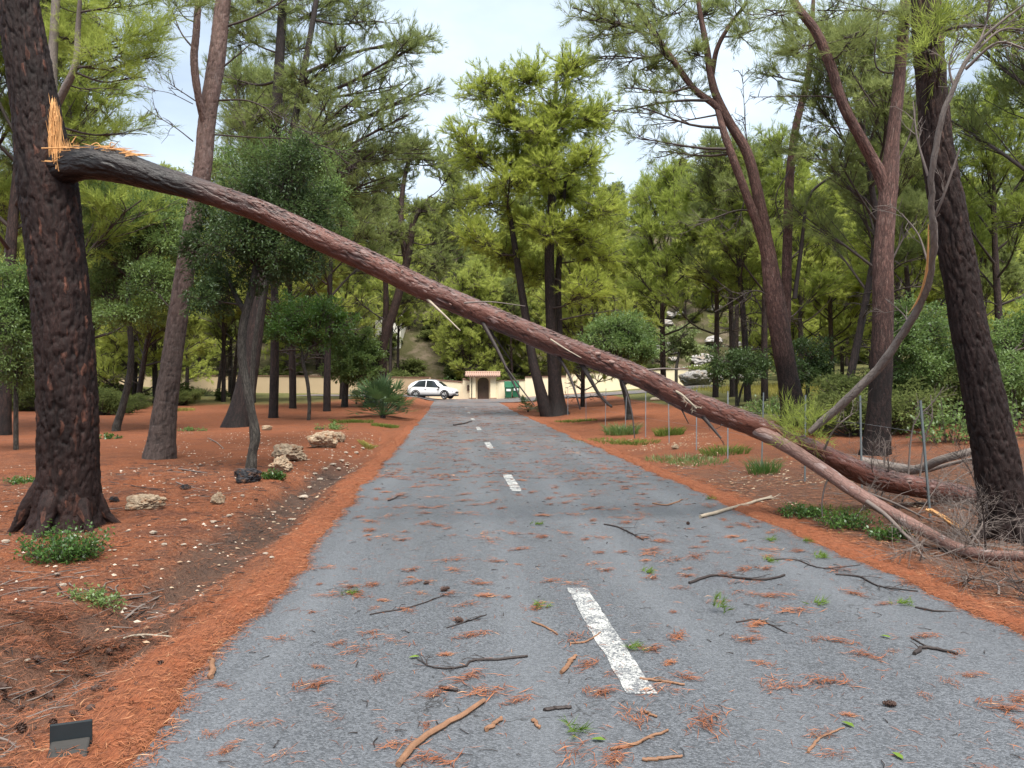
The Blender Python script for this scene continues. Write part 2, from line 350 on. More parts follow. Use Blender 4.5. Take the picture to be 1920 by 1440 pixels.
c = b.mix(b.ramp(b.math('ADD', att('brown'), b.math('MULTIPLY', b.math('SUBTRACT', n2, .5), 1.4)), (.25, 0.), (.75, .85)), c, b.mix(n3, (.060, .034, .026), (.175, .098, .066)))
c = b.mix(att('hill'), c, hillc)
hgt = b.math('ADD', b.math('MULTIPLY', streak, .7), b.math('ADD', b.math('ADD', n3, n4), b.math('MULTIPLY', n2, 1.5)))
b.out(b.principled(c, .9, b.bump(hgt, .9, .045), .15)); M['soil'] = m

m, t = mat('asphalt'); b = NB(t); pos = geo(b)
v1 = b.voro(pos, 95.0, 'F1', 'Color'); gr = b.n('ShaderNodeSeparateColor', {'Color': v1}).outputs['Red']
d1 = b.voro(pos, 95.0, 'F1', 'Distance')
nn = b.noise(pos, 170, 3, .7); lo = b.noise(pos, .45, 5, .6); lo2 = b.noise(b.map(pos, (2.2, .25, 1)), 1.0, 4)
c = b.mix(b.ramp(gr, (.0, 0.), (1., 1.)), (.042, .046, .052), (.155, .165, .182))
c = b.mix(b.ramp(nn, (.35, .6), (.6, 0.)), c, (.040, .042, .048))
c = b.mix(b.ramp(lo, (.38, 0.), (.68, .35)), c, (.085, .090, .098))
c = b.mix(b.ramp(lo2, (.45, 0.), (.75, .20)), c, (.165, .175, .190))
far = b.n('ShaderNodeSeparateXYZ', {'Vector': pos}).outputs['Y']
dust = b.math('MULTIPLY', b.n('ShaderNodeMapRange', {'Value': far, 'From Min': 14., 'From Max': 50.}).outputs[0], b.ramp(b.noise(b.map(pos, (1, .35, 1)), .8, 5, .7), (.36, 0.), (.66, .5)))
c = b.mix(dust, c, (.235, .135, .100))
uu_s = b.n('ShaderNodeSeparateXYZ', {'Vector': pos}); ul = b.math('ADD', uu_s.outputs['X'], b.math('MULTIPLY', uu_s.outputs['Y'], ROAD_K))
trk = b.math('ABSOLUTE', b.math('SUBTRACT', b.math('ABSOLUTE', b.math('SUBTRACT', b.math('ABSOLUTE', b.math('SUBTRACT', ul, U_C)), 1.28)), .72))   # four wheel tracks, polished a little paler
tk = b.math('MULTIPLY', b.ramp(trk, (.0, 1.), (.34, 0.)), b.ramp(b.noise(b.map(pos, (1.5, .3, 1)), 1.0, 4), (.3, .1), (.7, .6)))
c = b.mix(b.math('MULTIPLY', tk, .55), c, (.160, .170, .185))
ps = b.noise(b.map(pos, (.55, .22, 1), (4.1, 2.7, 0)), 1.0, 5, .65, .6)
c = b.mix(b.ramp(ps, (.56, 0.), (.70, .30)), c, (.075, .078, .085))
ck = b.ramp(b.math('ABSOLUTE', b.math('SUBTRACT', b.noise(b.map(pos, (.35, .5, 1), (9, 2, 0)), 1.0, 7, .62, .3), .5)), (.0, 1.), (.0035, 0.))
c = b.mix(b.math('MULTIPLY', ck, b.ramp(lo, (.46, 0.), (.56, .85))), c, (.022, .021, .021))
rg = b.ramp(ps, (.3, .60), (.7, .42))
b.out(b.principled(c, rg, b.bump(b.math('ADD', nn, b.math('MULTIPLY', d1, -1.5)), .55, .006), .42)); M['asphalt'] = m

m, t = mat('road_paint'); b = NB(t); pos = geo(b)
wear = b.ramp(b.math('ADD', b.noise(pos, 75, 4, .75), b.math('MULTIPLY', b.noise(pos, 7, 4, .6), .55)), (.68, 1.), (.84, 0.))
c = b.mix(wear, (.10, .105, .115), b.mix(b.noise(pos, 12, 4), (.38, .38, .36), (.54, .54, .51)))
b.out(b.principled(c, .7, b.bump(b.noise(pos, 170, 3), .4, .005), .25)); M['paint'] = m

m, t = mat('needle_litter'); b = NB(t); pos = geo(b); st = litter_nodes(b, pos)
c = b.mix(b.ramp(st, (.45, 0.), (.7, 1.)), (.115, .042, .024), (.290, .104, .048))
c = b.mix(b.ramp(b.noise(pos, 6, 5, .6), (.45, 0.), (.7, .65)), c, (.23, .066, .027))
c = b.mix(b.ramp(b.noise(pos, 45, 3, .7), (.3, .8), (.42, 0.)), c, (.085, .035, .022))
b.out(b.principled(c, .85, b.bump(st, .9, .02), .15)); M['litter'] = m

m, t = mat('needle_dead'); b = NB(t)
tint = b.n('ShaderNodeAttribute', attribute_name='tint').outputs['Fac']
c = b.ramp(tint, (.0, (.085, .034, .021)), (.45, (.215, .075, .035)), (.85, (.32, .124, .054)), (1.0, (.46, .26, .14)))
b.out(b.principled(c, .7, None, .25)); M['needle_dead'] = m

def grid_sheet(xs, ys, fz):
    X, Y = np.meshgrid(xs, ys); Z = fz(X, Y); n, k = X.shape
    idx = np.arange(n*k).reshape(n, k)
    f = np.stack([idx[:-1, :-1], idx[:-1, 1:], idx[1:, 1:], idx[1:, :-1]], -1).reshape(-1, 4)
    return dict(v=np.stack([X, Y, Z], -1).reshape(-1, 3), f=f)
nr = np.random.default_rng(5)
xs = np.r_[-np.geomspace(190, 7.2, 46), np.arange(-7, 8.01, .095), np.geomspace(8.2, 190, 46)]
ys = np.r_[-40, -20, -10, -5, np.arange(-2, 14, .1), np.geomspace(14.1, 300, 120)]
def fz(X, Y):
    near = sm(26, 8, Y); Z = gz(X, Y); u = X+ROAD_K*Y
    off = sm(U_L-.1, U_L-.6, u)+sm(U_R+.1, U_R+.6, u)
    return Z + near*off*nr.normal(0, .009, X.shape)
gp = grid_sheet(xs, ys, fz)
ground = build('ground', gp, M['soil']); tag(ground, kind='structure')
v = np.asarray(gp['v']); u = v[:, 0]+ROAD_K*v[:, 1]; yy = v[:, 1]; xx = v[:, 0]
def add_attr(o, name, val):
    a = o.data.attributes.new(name, 'FLOAT', 'POINT'); a.data.foreach_set('value', np.asarray(val, np.float32))
add_attr(ground, 'gully', np.exp(-((u+2.2)/.36)**2)*sm(4.2, 5.2, yy)*sm(24, 14, yy))
add_attr(ground, 'red', sm(11, 20, yy)*sm(78, 70, yy))
add_attr(ground, 'grassy', .75*sm(38, 55, yy)*sm(-9, -15, xx)+.95*sm(17, 22, yy)*sm(7.6, 9.5, xx+.02*yy)+.42*sm(4.4, 5.2, u)*sm(30, 12, yy)*.9+.5*sm(62, 80, yy))
add_attr(ground, 'dry', 1.0*sm(30, 36, yy)*sm(62, 54, yy)*sm(12.5, 15.5, xx)*sm(32, 26, xx))
add_attr(ground, 'brown', .75*sm(4.05, 4.4, u)*sm(15, 10, yy)+.45*sm(4.05, 4.4, u)*sm(26, 14, yy)+.5*np.exp(-((u+2.3)/.7)**2)*sm(14, 7, yy)+.7*sm(-1.75, -2.2, u)*sm(6.0, 4.6, yy))
add_attr(ground, 'hill', sm(80, 92, yy))

def road_z(x, y): return gz(x, y)+.035+.004 if False else 0.008*np.maximum(0, y-45)+.004
ys_r = np.r_[-6, np.arange(-4, 30, .5), np.arange(30, 66, 1.0)]
us = np.linspace(U_L-.05, U_R+.05, 14)
UU, YY = np.meshgrid(us, ys_r); XX = UU-ROAD_K*YY
ZZ = road_z(XX, YY)+.022*(1-((UU-U_C)/2.6)**2)*0
idx = np.arange(UU.size).reshape(UU.shape)
rf = np.stack([idx[:-1, :-1], idx[:-1, 1:], idx[1:, 1:], idx[1:, :-1]], -1).reshape(-1, 4)
road = build('road', dict(v=np.stack([XX, YY, ZZ], -1).reshape(-1, 3), f=rf), M['asphalt']); tag(road, kind='structure')
# the street that crosses in front of the wall
cl = catmull([(-19, 69.4, 0), (-8, 68.0, 0), (-2, 66.0, 0), (5, 62.5, 0), (12, 60, 0), (24, 57, 0)], 40); hw = np.interp(np.arange(40), [0, 10, 16, 22, 39], [2.2, 2.6, 4.8, 3.4, 2.6])
tn = unit(np.gradient(cl, axis=0)); nn_ = np.stack([-tn[:, 1], tn[:, 0]], -1)
ss = np.linspace(-1, 1, 9); V = np.zeros((40, 9, 3))
for j, s in enumerate(ss): V[:, j, :2] = cl[:, :2]+nn_*(hw*s)[:, None]
V[:, :, 2] = np.maximum(gz(V[:, :, 0], V[:, :, 1])+.05, road_z(V[:, :, 0], V[:, :, 1])+.02)
idx = np.arange(360).reshape(40, 9)
rf = np.stack([idx[:-1, :-1], idx[:-1, 1:], idx[1:, 1:], idx[1:, :-1]], -1).reshape(-1, 4)
cross = build('cross_street', dict(v=V.reshape(-1, 3), f=rf[:, ::-1]), M['asphalt']); tag(cross, kind='structure')
# dashes of the centre line, 2 m long every 7.5 m
for i in range(7):
    y0 = 3.95+7.5*i
    if y0 > 52: break
    rr = np.random.default_rng(i); n = 24; yv = np.linspace(y0, y0+2.05, n); hwid = .078
    jl, jr = rr.normal(0, .004, n), rr.normal(0, .004, n)
    l = np.stack([U_C-hwid+jl*1.6-ROAD_K*yv, yv, road_z(0, yv)+.004], -1); r = np.stack([U_C+hwid+jr-ROAD_K*yv, yv, road_z(0, yv)+.004], -1)
    f = [[k, n+k, n+k+1, k+1] for k in range(n-1)]
    build('centre_line_dash', dict(v=np.vstack([l, r]), f=f), M['paint'], road)

# ------------------------------------------------------------------ needles
def needles_flat(rng, pts, length=(.06, .11), width=.0035, zj=.012, tint=None, ang=None):
    n = len(pts); a = rng.uniform(0, 2*np.pi, n) if ang is None else ang
    L = rng.uniform(*length, n); d = np.stack([np.cos(a), np.sin(a), rng.normal(0, .10, n)], -1); sd = np.stack([-np.sin(a), np.cos(a), rng.normal(0, .5, n)], -1)
    p = np.asarray(pts, float).copy(); p[:, 2] += rng.uniform(.002, zj, n)
    bend = sd*(rng.normal(0, .12, n)*L)[:, None]; w_ = width*rng.uniform(.7, 1.3, n)[:, None]*unit(sd)
    A = p-d*(L/2)[:, None]; B = p+d*(L/2)[:, None]; mm = p+bend
    A[:, 2] = np.maximum(A[:, 2], p[:, 2]-.004); B[:, 2] = np.maximum(B[:, 2], p[:, 2]-.004)
    V = np.stack([A, mm-w_/2, mm+w_/2, B], 1)
    base = (np.arange(n)*4)[:, None]
    f = np.concatenate([base+np.array([[0, 1, 2]]), base+np.array([[1, 3, 2]])])
    t = np.repeat(np.clip(rng.normal(.5, .22, n) if tint is None else tint, 0, 1), 4)
    return dict(v=V.reshape(-1, 3), f=f, t=t)
# drifts of orange needles washed along both road edges
def drift(name, side, seed):
    rng = np.random.default_rng(seed); yv = np.r_[np.arange(1.6, 16, .05), np.geomspace(16, 50, 150)]; K = 9
    edge = np.array([mnoise.noise(Vector((y*.55, seed, 0)))*.16+mnoise.noise(Vector((y*2.3, seed+5, 0)))*.07+mnoise.noise(Vector((y*9, seed+9, 0)))*.035 for y in yv])
    if side < 0: inner, outer = U_L+.03+edge, np.full(len(yv), U_L-.36)+edge*1.1+.06*np.sin(yv*1.3)
    else: inner, outer = U_R-.03+edge, np.full(len(yv), U_R+.34)+edge
    wide = np.interp(yv, [2, 10, 30], [1, .85, .8]); outer = inner+(outer-inner)*wide
    if side > 0: # patches where the drift thins out
        gap = np.array([mnoise.noise(Vector((y*.5, 3.3, 7))) for y in yv]); k = sm(-.1, -.35, gap)*sm(12, 7, yv); outer = outer-(outer-inner)*k*.35; inner = inner-.10*np.clip(np.array([mnoise.noise(Vector((y*1.3, 8.8, 2))) for y in yv]), -.3, 1)-.06
    s = np.linspace(0, 1, K); V = np.zeros((len(yv), K, 3))
    for j, q in enumerate(s):
        uu = inner+(outer-inner)*q; V[:, j, 0] = uu-ROAD_K*yv; V[:, j, 1] = yv
        base = np.where((uu > U_L-.06) & (uu < U_R+.06), road_z(0, yv)+.001, gz(uu-ROAD_K*yv, yv))
        hgt = .002+.028*math.sin(math.pi*min(1, q*1.05))**.7+ (.0 if q < .95 else -.03)
        V[:, j, 2] = base+hgt*(1+rng.normal(0, .18, len(yv)))+ (0 if 0 < j < K-1 else 0)
        if j == 0: V[:, j, 2] = np.where((uu > U_L-.04) & (uu < U_R+.04), road_z(0, yv)+.0005, gz(uu-ROAD_K*yv, yv)-.012)
    idx = np.arange(len(yv)*K).reshape(-1, K); f = np.stack([idx[:-1, :-1], idx[:-1, 1:], idx[1:, 1:], idx[1:, :-1]], -1).reshape(-1, 4)
    if side > 0: f = f
    else: f = f[:, ::-1]
    N = 16000 if side < 0 else 9000
    y = 1.7+(rng.random(N)**1.7)*22; q = np.clip(rng.beta(1.0, 1.1, N)*1.25-.20+rng.normal(0, .05, N), -.35, 1)
    q = np.where(rng.random(N) < .35, rng.normal(.0, .10, N), q)
    ii = np.interp(y, yv, inner); oo = np.interp(y, yv, outer); uu = ii+(oo-ii)*q
    x = uu-ROAD_K*y; z = np.where((uu > U_L-.1) & (uu < U_R+.1), road_z(0, y), gz(x, y)); z = z+.030*np.clip(np.sin(np.pi*np.clip(q, 0, 1)), 0, 1)**.7
    nd = needles_flat(rng, np.stack([x, y, z], -1), (.06, .11), .0034, .014); nd['m'] = 1
    o = build(name, [dict(v=V.reshape(-1, 3), f=f), nd], [M['litter'], M['needle_dead']])
    return tag(o, kind='stuff')
tag(drift('needle_drift', -1, 11), 'orange pine needles drifted along the left road edge', 'needles')
tag(drift('needle_drift', 1, 23), 'orange pine needles drifted along the right road edge', 'needles')
# loose needles over the soil and the road
rng = np.random.default_rng(77)
def litter(name, n, ulo, uhi, ylo, yhi, pw, label, lift=None, **k):
    y = ylo+(rng.random(n)**pw)*(yhi-ylo); uu = rng.uniform(ulo, uhi, n); x = uu-ROAD_K*y
    z = (road_z(0, y) if lift is not None else gz(x, y)+.004)
    nd = needles_flat(rng, np.stack([x, y, z], -1), **k)
    return tag(build(name, nd, M['needle_dead']), label, 'needles', kind='stuff')
litter('needle_litter', 42000, -6.5, U_L-.35, 2.2, 12, 1.5, 'loose rusty pine needles over the red soil left of the road', length=(.08, .13), width=.0034, zj=.02, tint=np.clip(rng.normal(.36, .22, 42000), 0, 1))
litter('needle_litter', 16000, U_R+.2, 8.5, 4.0, 13, 1.3, 'loose rusty pine needles over the ground right of the road', length=(.08, .15), width=.005, zj=.02)
# streaks further along the road, too small to pick apart
n = 520; yc = 13+rng.random(n)**1.2*40; uc = rng.uniform(U_L, U_R, n); per = 26
yy_ = np.repeat(yc, per)+rng.normal(0, .07, n*per)*np.repeat(rng.uniform(.5, 2, n), per); uu_ = np.repeat(uc, per)+rng.normal(0, .10, n*per)*np.repeat(rng.uniform(.5, 2.4, n), per)
uu_ = np.clip(uu_, U_L, U_R)
nd = needles_flat(rng, np.stack([uu_-ROAD_K*yy_, yy_, road_z(0, yy_)], -1), (.09, .15), .008, .015, tint=np.clip(np.repeat(rng.normal(.42, .2, n), per), 0, 1))
tag(build('needle_litter', nd, M['needle_dead']), 'rusty pine needle streaks along the far part of the road', 'needles', kind='stuff')
n = 5200; y = 2.6+rng.random(n)**1.2*16; uu = rng.uniform(U_L, U_R, n)
nd = needles_flat(rng, np.stack([uu-ROAD_K*y, y, road_z(0, y)], -1), (.05, .09), .003, .006)
tag(build('needle_litter', nd, M['needle_dead']), 'single brown needles strewn over the near asphalt', 'needles', kind='stuff')
# needle clumps that can be picked apart on the near road
protos = []
for i in range(14):
    r2 = np.random.default_rng(100+i); n = int(r2.integers(28, 80)); el = r2.uniform(.02, .07)
    pts = np.stack([r2.normal(0, el, n), r2.normal(0, r2.uniform(.014, .035), n), np.zeros(n)], -1); pts[:, 1] += pts[:, 0]**2*r2.uniform(-4, 4)
    nd = needles_flat(r2, pts, (.05, .10), .0034, .018, ang=r2.normal(r2.uniform(-.6, .6), .75, n), tint=np.clip(r2.normal(.5+.1*(i % 3-1), .2, n), 0, 1))
    protos.append(mesh_data('needle_clump', [nd], M['needle_dead']))
# matted brown needles and fine twigs on the lip of the hollow
n = 9000; x = rng.normal(-2.85, .6, n); y = 5.25+.25*(x+2.7)+rng.normal(-.06, .20, n)
keep = np.array([mnoise.noise(Vector((p_*2.6, q_*5, 1.7))) > rng.uniform(-.25, .30) for p_, q_ in zip(x, y)]); x, y = x[keep], y[keep]; n = len(x)
nd = needles_flat(rng, np.stack([x, y, gz(x, y)], -1), (.07, .15), .0036, .05, tint=np.clip(rng.normal(.25, .2, n), 0, 1))
tag(build('needle_mat', nd, M['needle_dead']), 'matted brown needles on the lip of the washed-out hollow', 'needles', kind='stuff')
spots = []
r2 = np.random.default_rng(3)
while len(spots) < 300:
    y = 2.9+r2.random()**1.15*11.5; uu = r2.uniform(U_L+.08, U_R-.05)
    if all((uu-a)**2+((y-q)*.8)**2 > (.10+.006*y)**2 for a, q in spots): spots.append((uu, y))
for k, (uu, y) in enumerate(spots):
    o = bpy.data.objects.new('needle_clump', protos[k % 14]); s = r2.uniform(.45, 1.45)*(1+.02*y); o.scale = (s, s, min(s, 1.1))
    o.location = (uu-ROAD_K*y, y, road_z(0, y)+.001); o.rotation_euler = (0, 0, r2.normal(0.2, .75)); link(o)
    ln_ = 'left lane' if uu < U_C else 'right lane'; ds_ = 'nearest the camera' if y < 4.2 else 'beside the near dash' if y < 6.2 else 'short of the second dash' if y < 10.5 else 'around the second dash'
    tag(o, 'clump of rusty needles on the %s, %s' % (ln_, ds_), 'needle clump', 'needle clumps on the %s %s' % (ln_, ds_))

def twiglets(name, n, ulo, uhi, ylo, yhi, mk, label, ln=(.05, .22), rr=.0028):
    y = ylo+(rng.random(n)**1.5)*(yhi-ylo); uu = rng.uniform(ulo, uhi, n); x = uu-ROAD_K*y; a_ = rng.uniform(0, 6.28, n); L = rng.uniform(*ln, n); d = np.stack([np.cos(a_)*L/2, np.sin(a_)*L/2, np.zeros(n)], -1)
    road_ = (uu > U_L) & (uu < U_R); p = np.stack([x, y, np.where(road_, road_z(0, y), gz(x, y))+rr+.003], -1); m1 = p+np.stack([-np.sin(a_), np.cos(a_), np.zeros(n)], -1)*(rng.normal(0, .08, n)*L)[:, None]+np.array([0, 0, .004]); w_ = rr*rng.uniform(.6, 1.5, n)*(1+.05*y)
    return tag(build(name, [prisms(p-d, m1, w_, w_*.9), prisms(m1, p+d, w_*.9, w_*.5)], M[mk]), label, 'twigs', kind='stuff')
twiglets('twig_litter', 900, -7, U_L-.3, 2.4, 15, 'stick_dark', 'fine dark twiglets strewn over the soil at left')
twiglets('twig_litter', 500, -7, U_L-.3, 2.4, 15, 'twig_grey', 'fine grey twiglets strewn over the soil at left')
twiglets('twig_litter', 900, U_R+.1, 8.5, 4.2, 15, 'twig_grey', 'fine grey twiglets strewn over the right verge')
twiglets('twig_litter', 500, U_R+.1, 8.5, 4.2, 15, 'stick_brown', 'fine brown twiglets strewn over the right verge')
twiglets('twig_litter', 420, U_L, U_R, 2.7, 20, 'stick_dark', 'tiny dark twiglets strewn over the asphalt', (.02, .09), .0020)

twiglets('twig_litter', 260, -4.2, U_L-.5, 2.6, 6.4, 'twig_grey', 'grey twigs among the cones at lower left', (.10, .42), .0042)
twiglets('twig_litter', 120, -4.2, U_L-.5, 2.6, 6.4, 'stick_dark', 'dark twigs among the cones at lower left', (.10, .35), .0045)
# ------------------------------------------------------------------ foliage
def tufts(rng, Pt, D, k, ln, wd, spread=.50, tl=.34):
    """needle tufts: k needles round each point, brushed along D"""
    n = len(Pt)
    if n == 0: return dict(v=np.zeros((0, 3)), f=np.zeros((0, 3), int))
    D = unit(D); p = np.repeat(Pt, k, 0); d = np.repeat(D, k, 0); m = n*k
    b0 = p+d*(rng.random(m)*tl)[:, None]
    nd = unit(d*.75+unit(rng.normal(0, 1, (m, 3)))*spread+np.array([0, 0, .12])); L = ln*rng.uniform(.7, 1.25, m)
    sd = unit(np.cross(nd, rng.normal(0, 1, (m, 3))))*(wd*rng.uniform(.7, 1.2, m)/2)[:, None]
    V = np.stack([b0-sd, b0+sd, b0+nd*L[:, None]], 1)
    f = np.arange(m*3).reshape(-1, 3); t = np.repeat(np.repeat(np.clip(rng.normal(.5, .2, n), 0, 1), k), 3)
    return dict(v=V.reshape(-1, 3), f=f, t=t)
COVM = 2.1
def pad(rng, p0, c, r3, Y, cov=1.3, ln=.19, br=1.0, up=.35, tw=1.0):
    """one branch from p0 to a spray of needle foliage round c"""
    p0 = np.array(p0, float); c = np.array(c, float); r3 = np.array(r3, float); wood, leaf = [], []
    L = np.linalg.norm(c-p0); mid = p0*.55+c*.45+np.array([0, 0, -.06*L])+rng.normal(0, .05*L, 3)
    tip = c+(c-p0)/max(L, .1)*r3[0]*.45
    path = catmull([p0, mid, c, tip], 9); rb = (.012+.0095*L)*br; rm = .00055*Y*tw
    wood += tube(path, np.maximum(np.linspace(rb, rb*.22, 9), rm), 5, cap=False)
    wd = max(.0065, .00056*Y); area = math.pi*r3[0]*r3[2]; N = COVM*cov*area/(.5*ln*wd*.62); k = 15
    nt_ = max(24, int(N/k)); ntw = max(8, nt_//4); ns = max(5, ntw//5)
    tt = rng.uniform(.35, 1.0, ns); o = path[(tt*8).astype(int)]
    q = unit(rng.normal(0, 1, (ns, 3)))*(rng.random(ns)**.45)[:, None]; e = c+q*r3*np.array([1, 1, .9])
    md = (o+e)/2+np.array([0, 0, -.04])+rng.normal(0, .04, (ns, 3))*r3
    rs = np.maximum(.007*br, rm*.8)
    wood += [prisms(o, md, rs*1.4, rs), prisms(md, e, rs, rs*.7)]
    ii = rng.integers(0, ns, ntw); tw = rng.uniform(.15, 1.05, ntw)[:, None]
    st = np.where(tw < .5, o[ii]+(md[ii]-o[ii])*tw*2, md[ii]+(e[ii]-md[ii])*(tw*2-1))
    dr = unit(unit(e[ii]-o[ii])*.7+rng.normal(0, .6, (ntw, 3))+np.array([0, 0, up])); tl = rng.uniform(.25, .6, ntw)[:, None]*min(1.3, r3[0]*.8)
    en = st+dr*tl; wood.append(prisms(st, en, rs*.6, rs*.4))
    jj = rng.integers(0, ntw, nt_); s = rng.uniform(.25, 1.05, nt_)[:, None]
    pt = st[jj]+(en[jj]-st[jj])*s; dd = dr[jj]+rng.normal(0, .3, (nt_, 3))
    leaf.append(tufts(rng, pt, dd, k, ln, wd))
    return wood, leaf
def bare(rng, path, r0, r1, n, length, rm, sag=0.0, sides=5):
    """a bare branch with side twigs"""
    w_ = tube(path, np.linspace(r0, r1, len(path)), sides, cap=False)
    i = rng.integers(len(path)//3, len(path)-1, n); o = path[i]; d = unit(path[i+1]-path[i])
    dr = unit(d*.7+rng.normal(0, .5, (n, 3))+np.array([0, 0, sag])); L = length*rng.uniform(.35, 1, n)[:, None]
    m1 = o+dr*L*.5; e = m1+unit(dr+rng.normal(0, .35, (n, 3)))*L*.5
    w_ += [prisms(o, m1, rm*1.3, rm), prisms(m1, e, rm, rm*.6)]
    k = rng.integers(0, n, n*3); o2 = m1[k]+(e[k]-m1[k])*rng.random((n*3, 1)); e2 = o2+unit(dr[k]+rng.normal(0, .7, (n*3, 3)))*L[k]*rng.uniform(.2, .5, (n*3, 1))
    w_.append(prisms(o2, e2, rm*.8, rm*.5)); return w_
def px_path(pts, Y, widths=None, dy=None, n=60, ground_at=None):
    q = [P(a, b_, Y+(dy[i] if dy else 0)) for i, (a, b_) in enumerate(pts)]
    path = catmull(q, n)
    if widths is None: return path
    d = np.r_[0, np.cumsum([ (q[i+1]-q[i]).length for i in range(len(q)-1)])]
    r = np.interp(np.linspace(0, d[-1], n), d, [w_/2*Y/F_PX for w_ in widths])
    return path, r
def pad_tree(name, label, Y, stems, pads, seed, bark_m, leaf_m, cov=1.3, cat='tree', group=None, sides=12, rough=.0, fiss=0.0, dz=1.5, dead=(), over=(), lobes=0.0, br=1.0, ln=.19, tw=1.0):
    """stems: [(px points, px widths, depth offsets)]; pads: (px, py, rx, ry[, depth offset]); over: pads given in metres (x, y, z, r, rz)"""
    rng = np.random.default_rng(seed); base = P(*stems[0][0][0], Y); base.z = g1(base.x, base.y)
    root = empty(name, base, label, cat, group); o3 = base; allp = []
    for i, (pts, wd, *dy) in enumerate(stems):
        path, r = px_path(pts, Y, wd, dy[0] if dy else None, (420 if fiss else 90) if rough else 40)
        if i == 0: # root the stem in the soil
            path = np.vstack([path[0]+np.array([0, 0, min(-.25, g1(path[0][0], path[0][1])-.2-path[0][2])]), path]); r = np.r_[r[0]*1.12, r]
        build('trunk' if i == 0 else 'stem', tube(path, r, sides, rough, seed+i, fiss, lobes=lobes if i == 0 else 0, v0=0 if path[0][2] < 1.5 else 9.0), bark_m, root, o3)
        allp.append(path)
    tp = np.vstack(allp); wood, leaf = [], []
    for q in pads:
        px, py, rx, ry = q[:4]; off = q[4] if len(q) > 4 else rng.uniform(-dz, dz)
        Yc = Y+off; c = np.array(P(px, py, Yc)); r3 = np.array([rx*Yc/F_PX, rx*Yc/F_PX*.9, ry*Yc/F_PX])
        cand = tp[tp[:, 2] < c[2]+.4]; cand = cand if len(cand) else tp
        dist = np.linalg.norm(cand-c, axis=1)+np.abs(c[2]-cand[:, 2]-.25*np.linalg.norm(cand[:, :2]-c[:2], axis=1))*.5
        w_, l_ = pad(rng, cand[np.argmin(dist)], c, r3, Y, cov*(q[5] if len(q) > 5 else 1), br=br, ln=ln, tw=tw); wood += w_; leaf += l_
    for (x, y, z, r, rz) in over:
        c = np.array([x, y, z]); dist = np.linalg.norm(tp-c, axis=1); w_, l_ = pad(rng, tp[np.argmin(dist)], c, (r, r, rz), 40, .5, ln=.3); wood += w_; leaf += l_
    if leaf:
        for l_ in leaf: l_['m'] = 1
        build('crown', wood+leaf, [M['twig'], leaf_m], root, o3)
    for (pts, r0, r1, n, ln_, *dyd) in dead:
        path = px_path(pts, Y, None, dyd[0] if dyd else None, 16)
        build('dead_branch', bare(rng, path, r0, r1, n, ln_, .00045*Y), M['twig'], root, o3)
    return root
def leaf_blob(rng, c, r3, Y, cov, ll, lw, flat=.5):
    c = np.array(c, float); r3 = np.array(r3, float); area = math.pi*r3[0]*r3[2]; N = int(cov*area/(ll*lw*.5*.55))
    nc = max(6, N//45); q = unit(rng.normal(0, 1, (nc, 3)))*(rng.random(nc)**.4*rng.uniform(.8, 1.4, nc))[:, None]; cc = c+q*r3
    j = rng.integers(0, nc, N); cs = min(.20, r3[0]*.26); p = cc[j]+rng.normal(0, 1, (N, 3))*cs*np.array([.6, .6, .45])
    d = unit(unit(p-cc[j])*.7+q[j]*.5+rng.normal(0, .5, (N, 3))+np.array([0, 0, -.1])); s = unit(np.cross(d, rng.normal(0, 1, (N, 3))*flat+np.array([0, 0, 1])))
    L = ll*rng.uniform(.7, 1.25, N)[:, None]; W = lw*rng.uniform(.8, 1.2, N)[:, None]/2
    up = np.cross(s, d)*L*.12
    V = np.stack([p, p+d*L*.5+s*W+up, p+d*L, p+d*L*.5-s*W+up], 1); b0 = (np.arange(N)*4)[:, None]
    f = np.concatenate([b0+np.array([[0, 1, 2]]), b0+np.array([[0, 2, 3]])]); t = np.repeat(np.clip(rng.normal(.45, .15, nc)[j]+rng.normal(0, .12, N), 0, 1), 4)
    return cc, dict(v=V.reshape(-1, 3), f=f, t=t, m=1)
def broadleaf(name, label, Y, stems, blobs, seed, leaf_m, cov=2.6, ll=.075, cat='tree', group=None, dz=.5, bark_m=None, lw=.42):
    rng = np.random.default_rng(seed); base = P(*stems[0][0][0], Y); base.z = g1(base.x, base.y)
    root = empty(name, base, label, cat, group); allp = []
    for i, (pts, wd, *dy) in enumerate(stems):
        path, r = px_path(pts, Y, wd, dy[0] if dy else None, 40)
        if i == 0: path = np.vstack([path[0]+np.array([0, 0, min(-.2, g1(path[0][0], path[0][1])-.15-path[0][2])]), path]); r = np.r_[r[0]*1.15, r]
        build('trunk' if i == 0 else 'stem', tube(path, r, 9, .1, seed+i), bark_m or M['bark_oak'], root, base); allp.append(path)
    tp = np.vstack(allp); wood, leaf = [], []; size = max(ll, .0042*Y)
    for q in blobs:
        px, py, rx, ry = q[:4]; Yc = Y+(q[4] if len(q) > 4 else rng.uniform(-dz, dz)); c = np.array(P(px, py, Yc)); r3 = np.array([rx, rx*.9, ry])*Yc/F_PX
        top = tp[len(tp)//2:]; a = top[np.argmin(np.linalg.norm(top-c, axis=1))]; path = catmull([a, a*.5+c*.5+rng.normal(0, .08, 3), c], 7); L = np.linalg.norm(c-a)
        wood += tube(path, np.maximum(np.linspace(.012+.010*L, .007, 7), .0005*Y), 5, cap=False)
        cc, lf = leaf_blob(rng, c, r3, Y, cov, size, size*lw); leaf.append(lf)
        o = path[rng.integers(2, 7, len(cc))]; wood.append(prisms(o, cc, max(.005, .0005*Y), max(.003, .0003*Y)))
    build('crown', wood+leaf, [bark_m or M['twig'], leaf_m], root, base); return root
def copy_tree(o, parent=None):
    c = o.copy(); link(c, parent)
    for ch in o.children:
        copy_tree(ch, c)
    return c
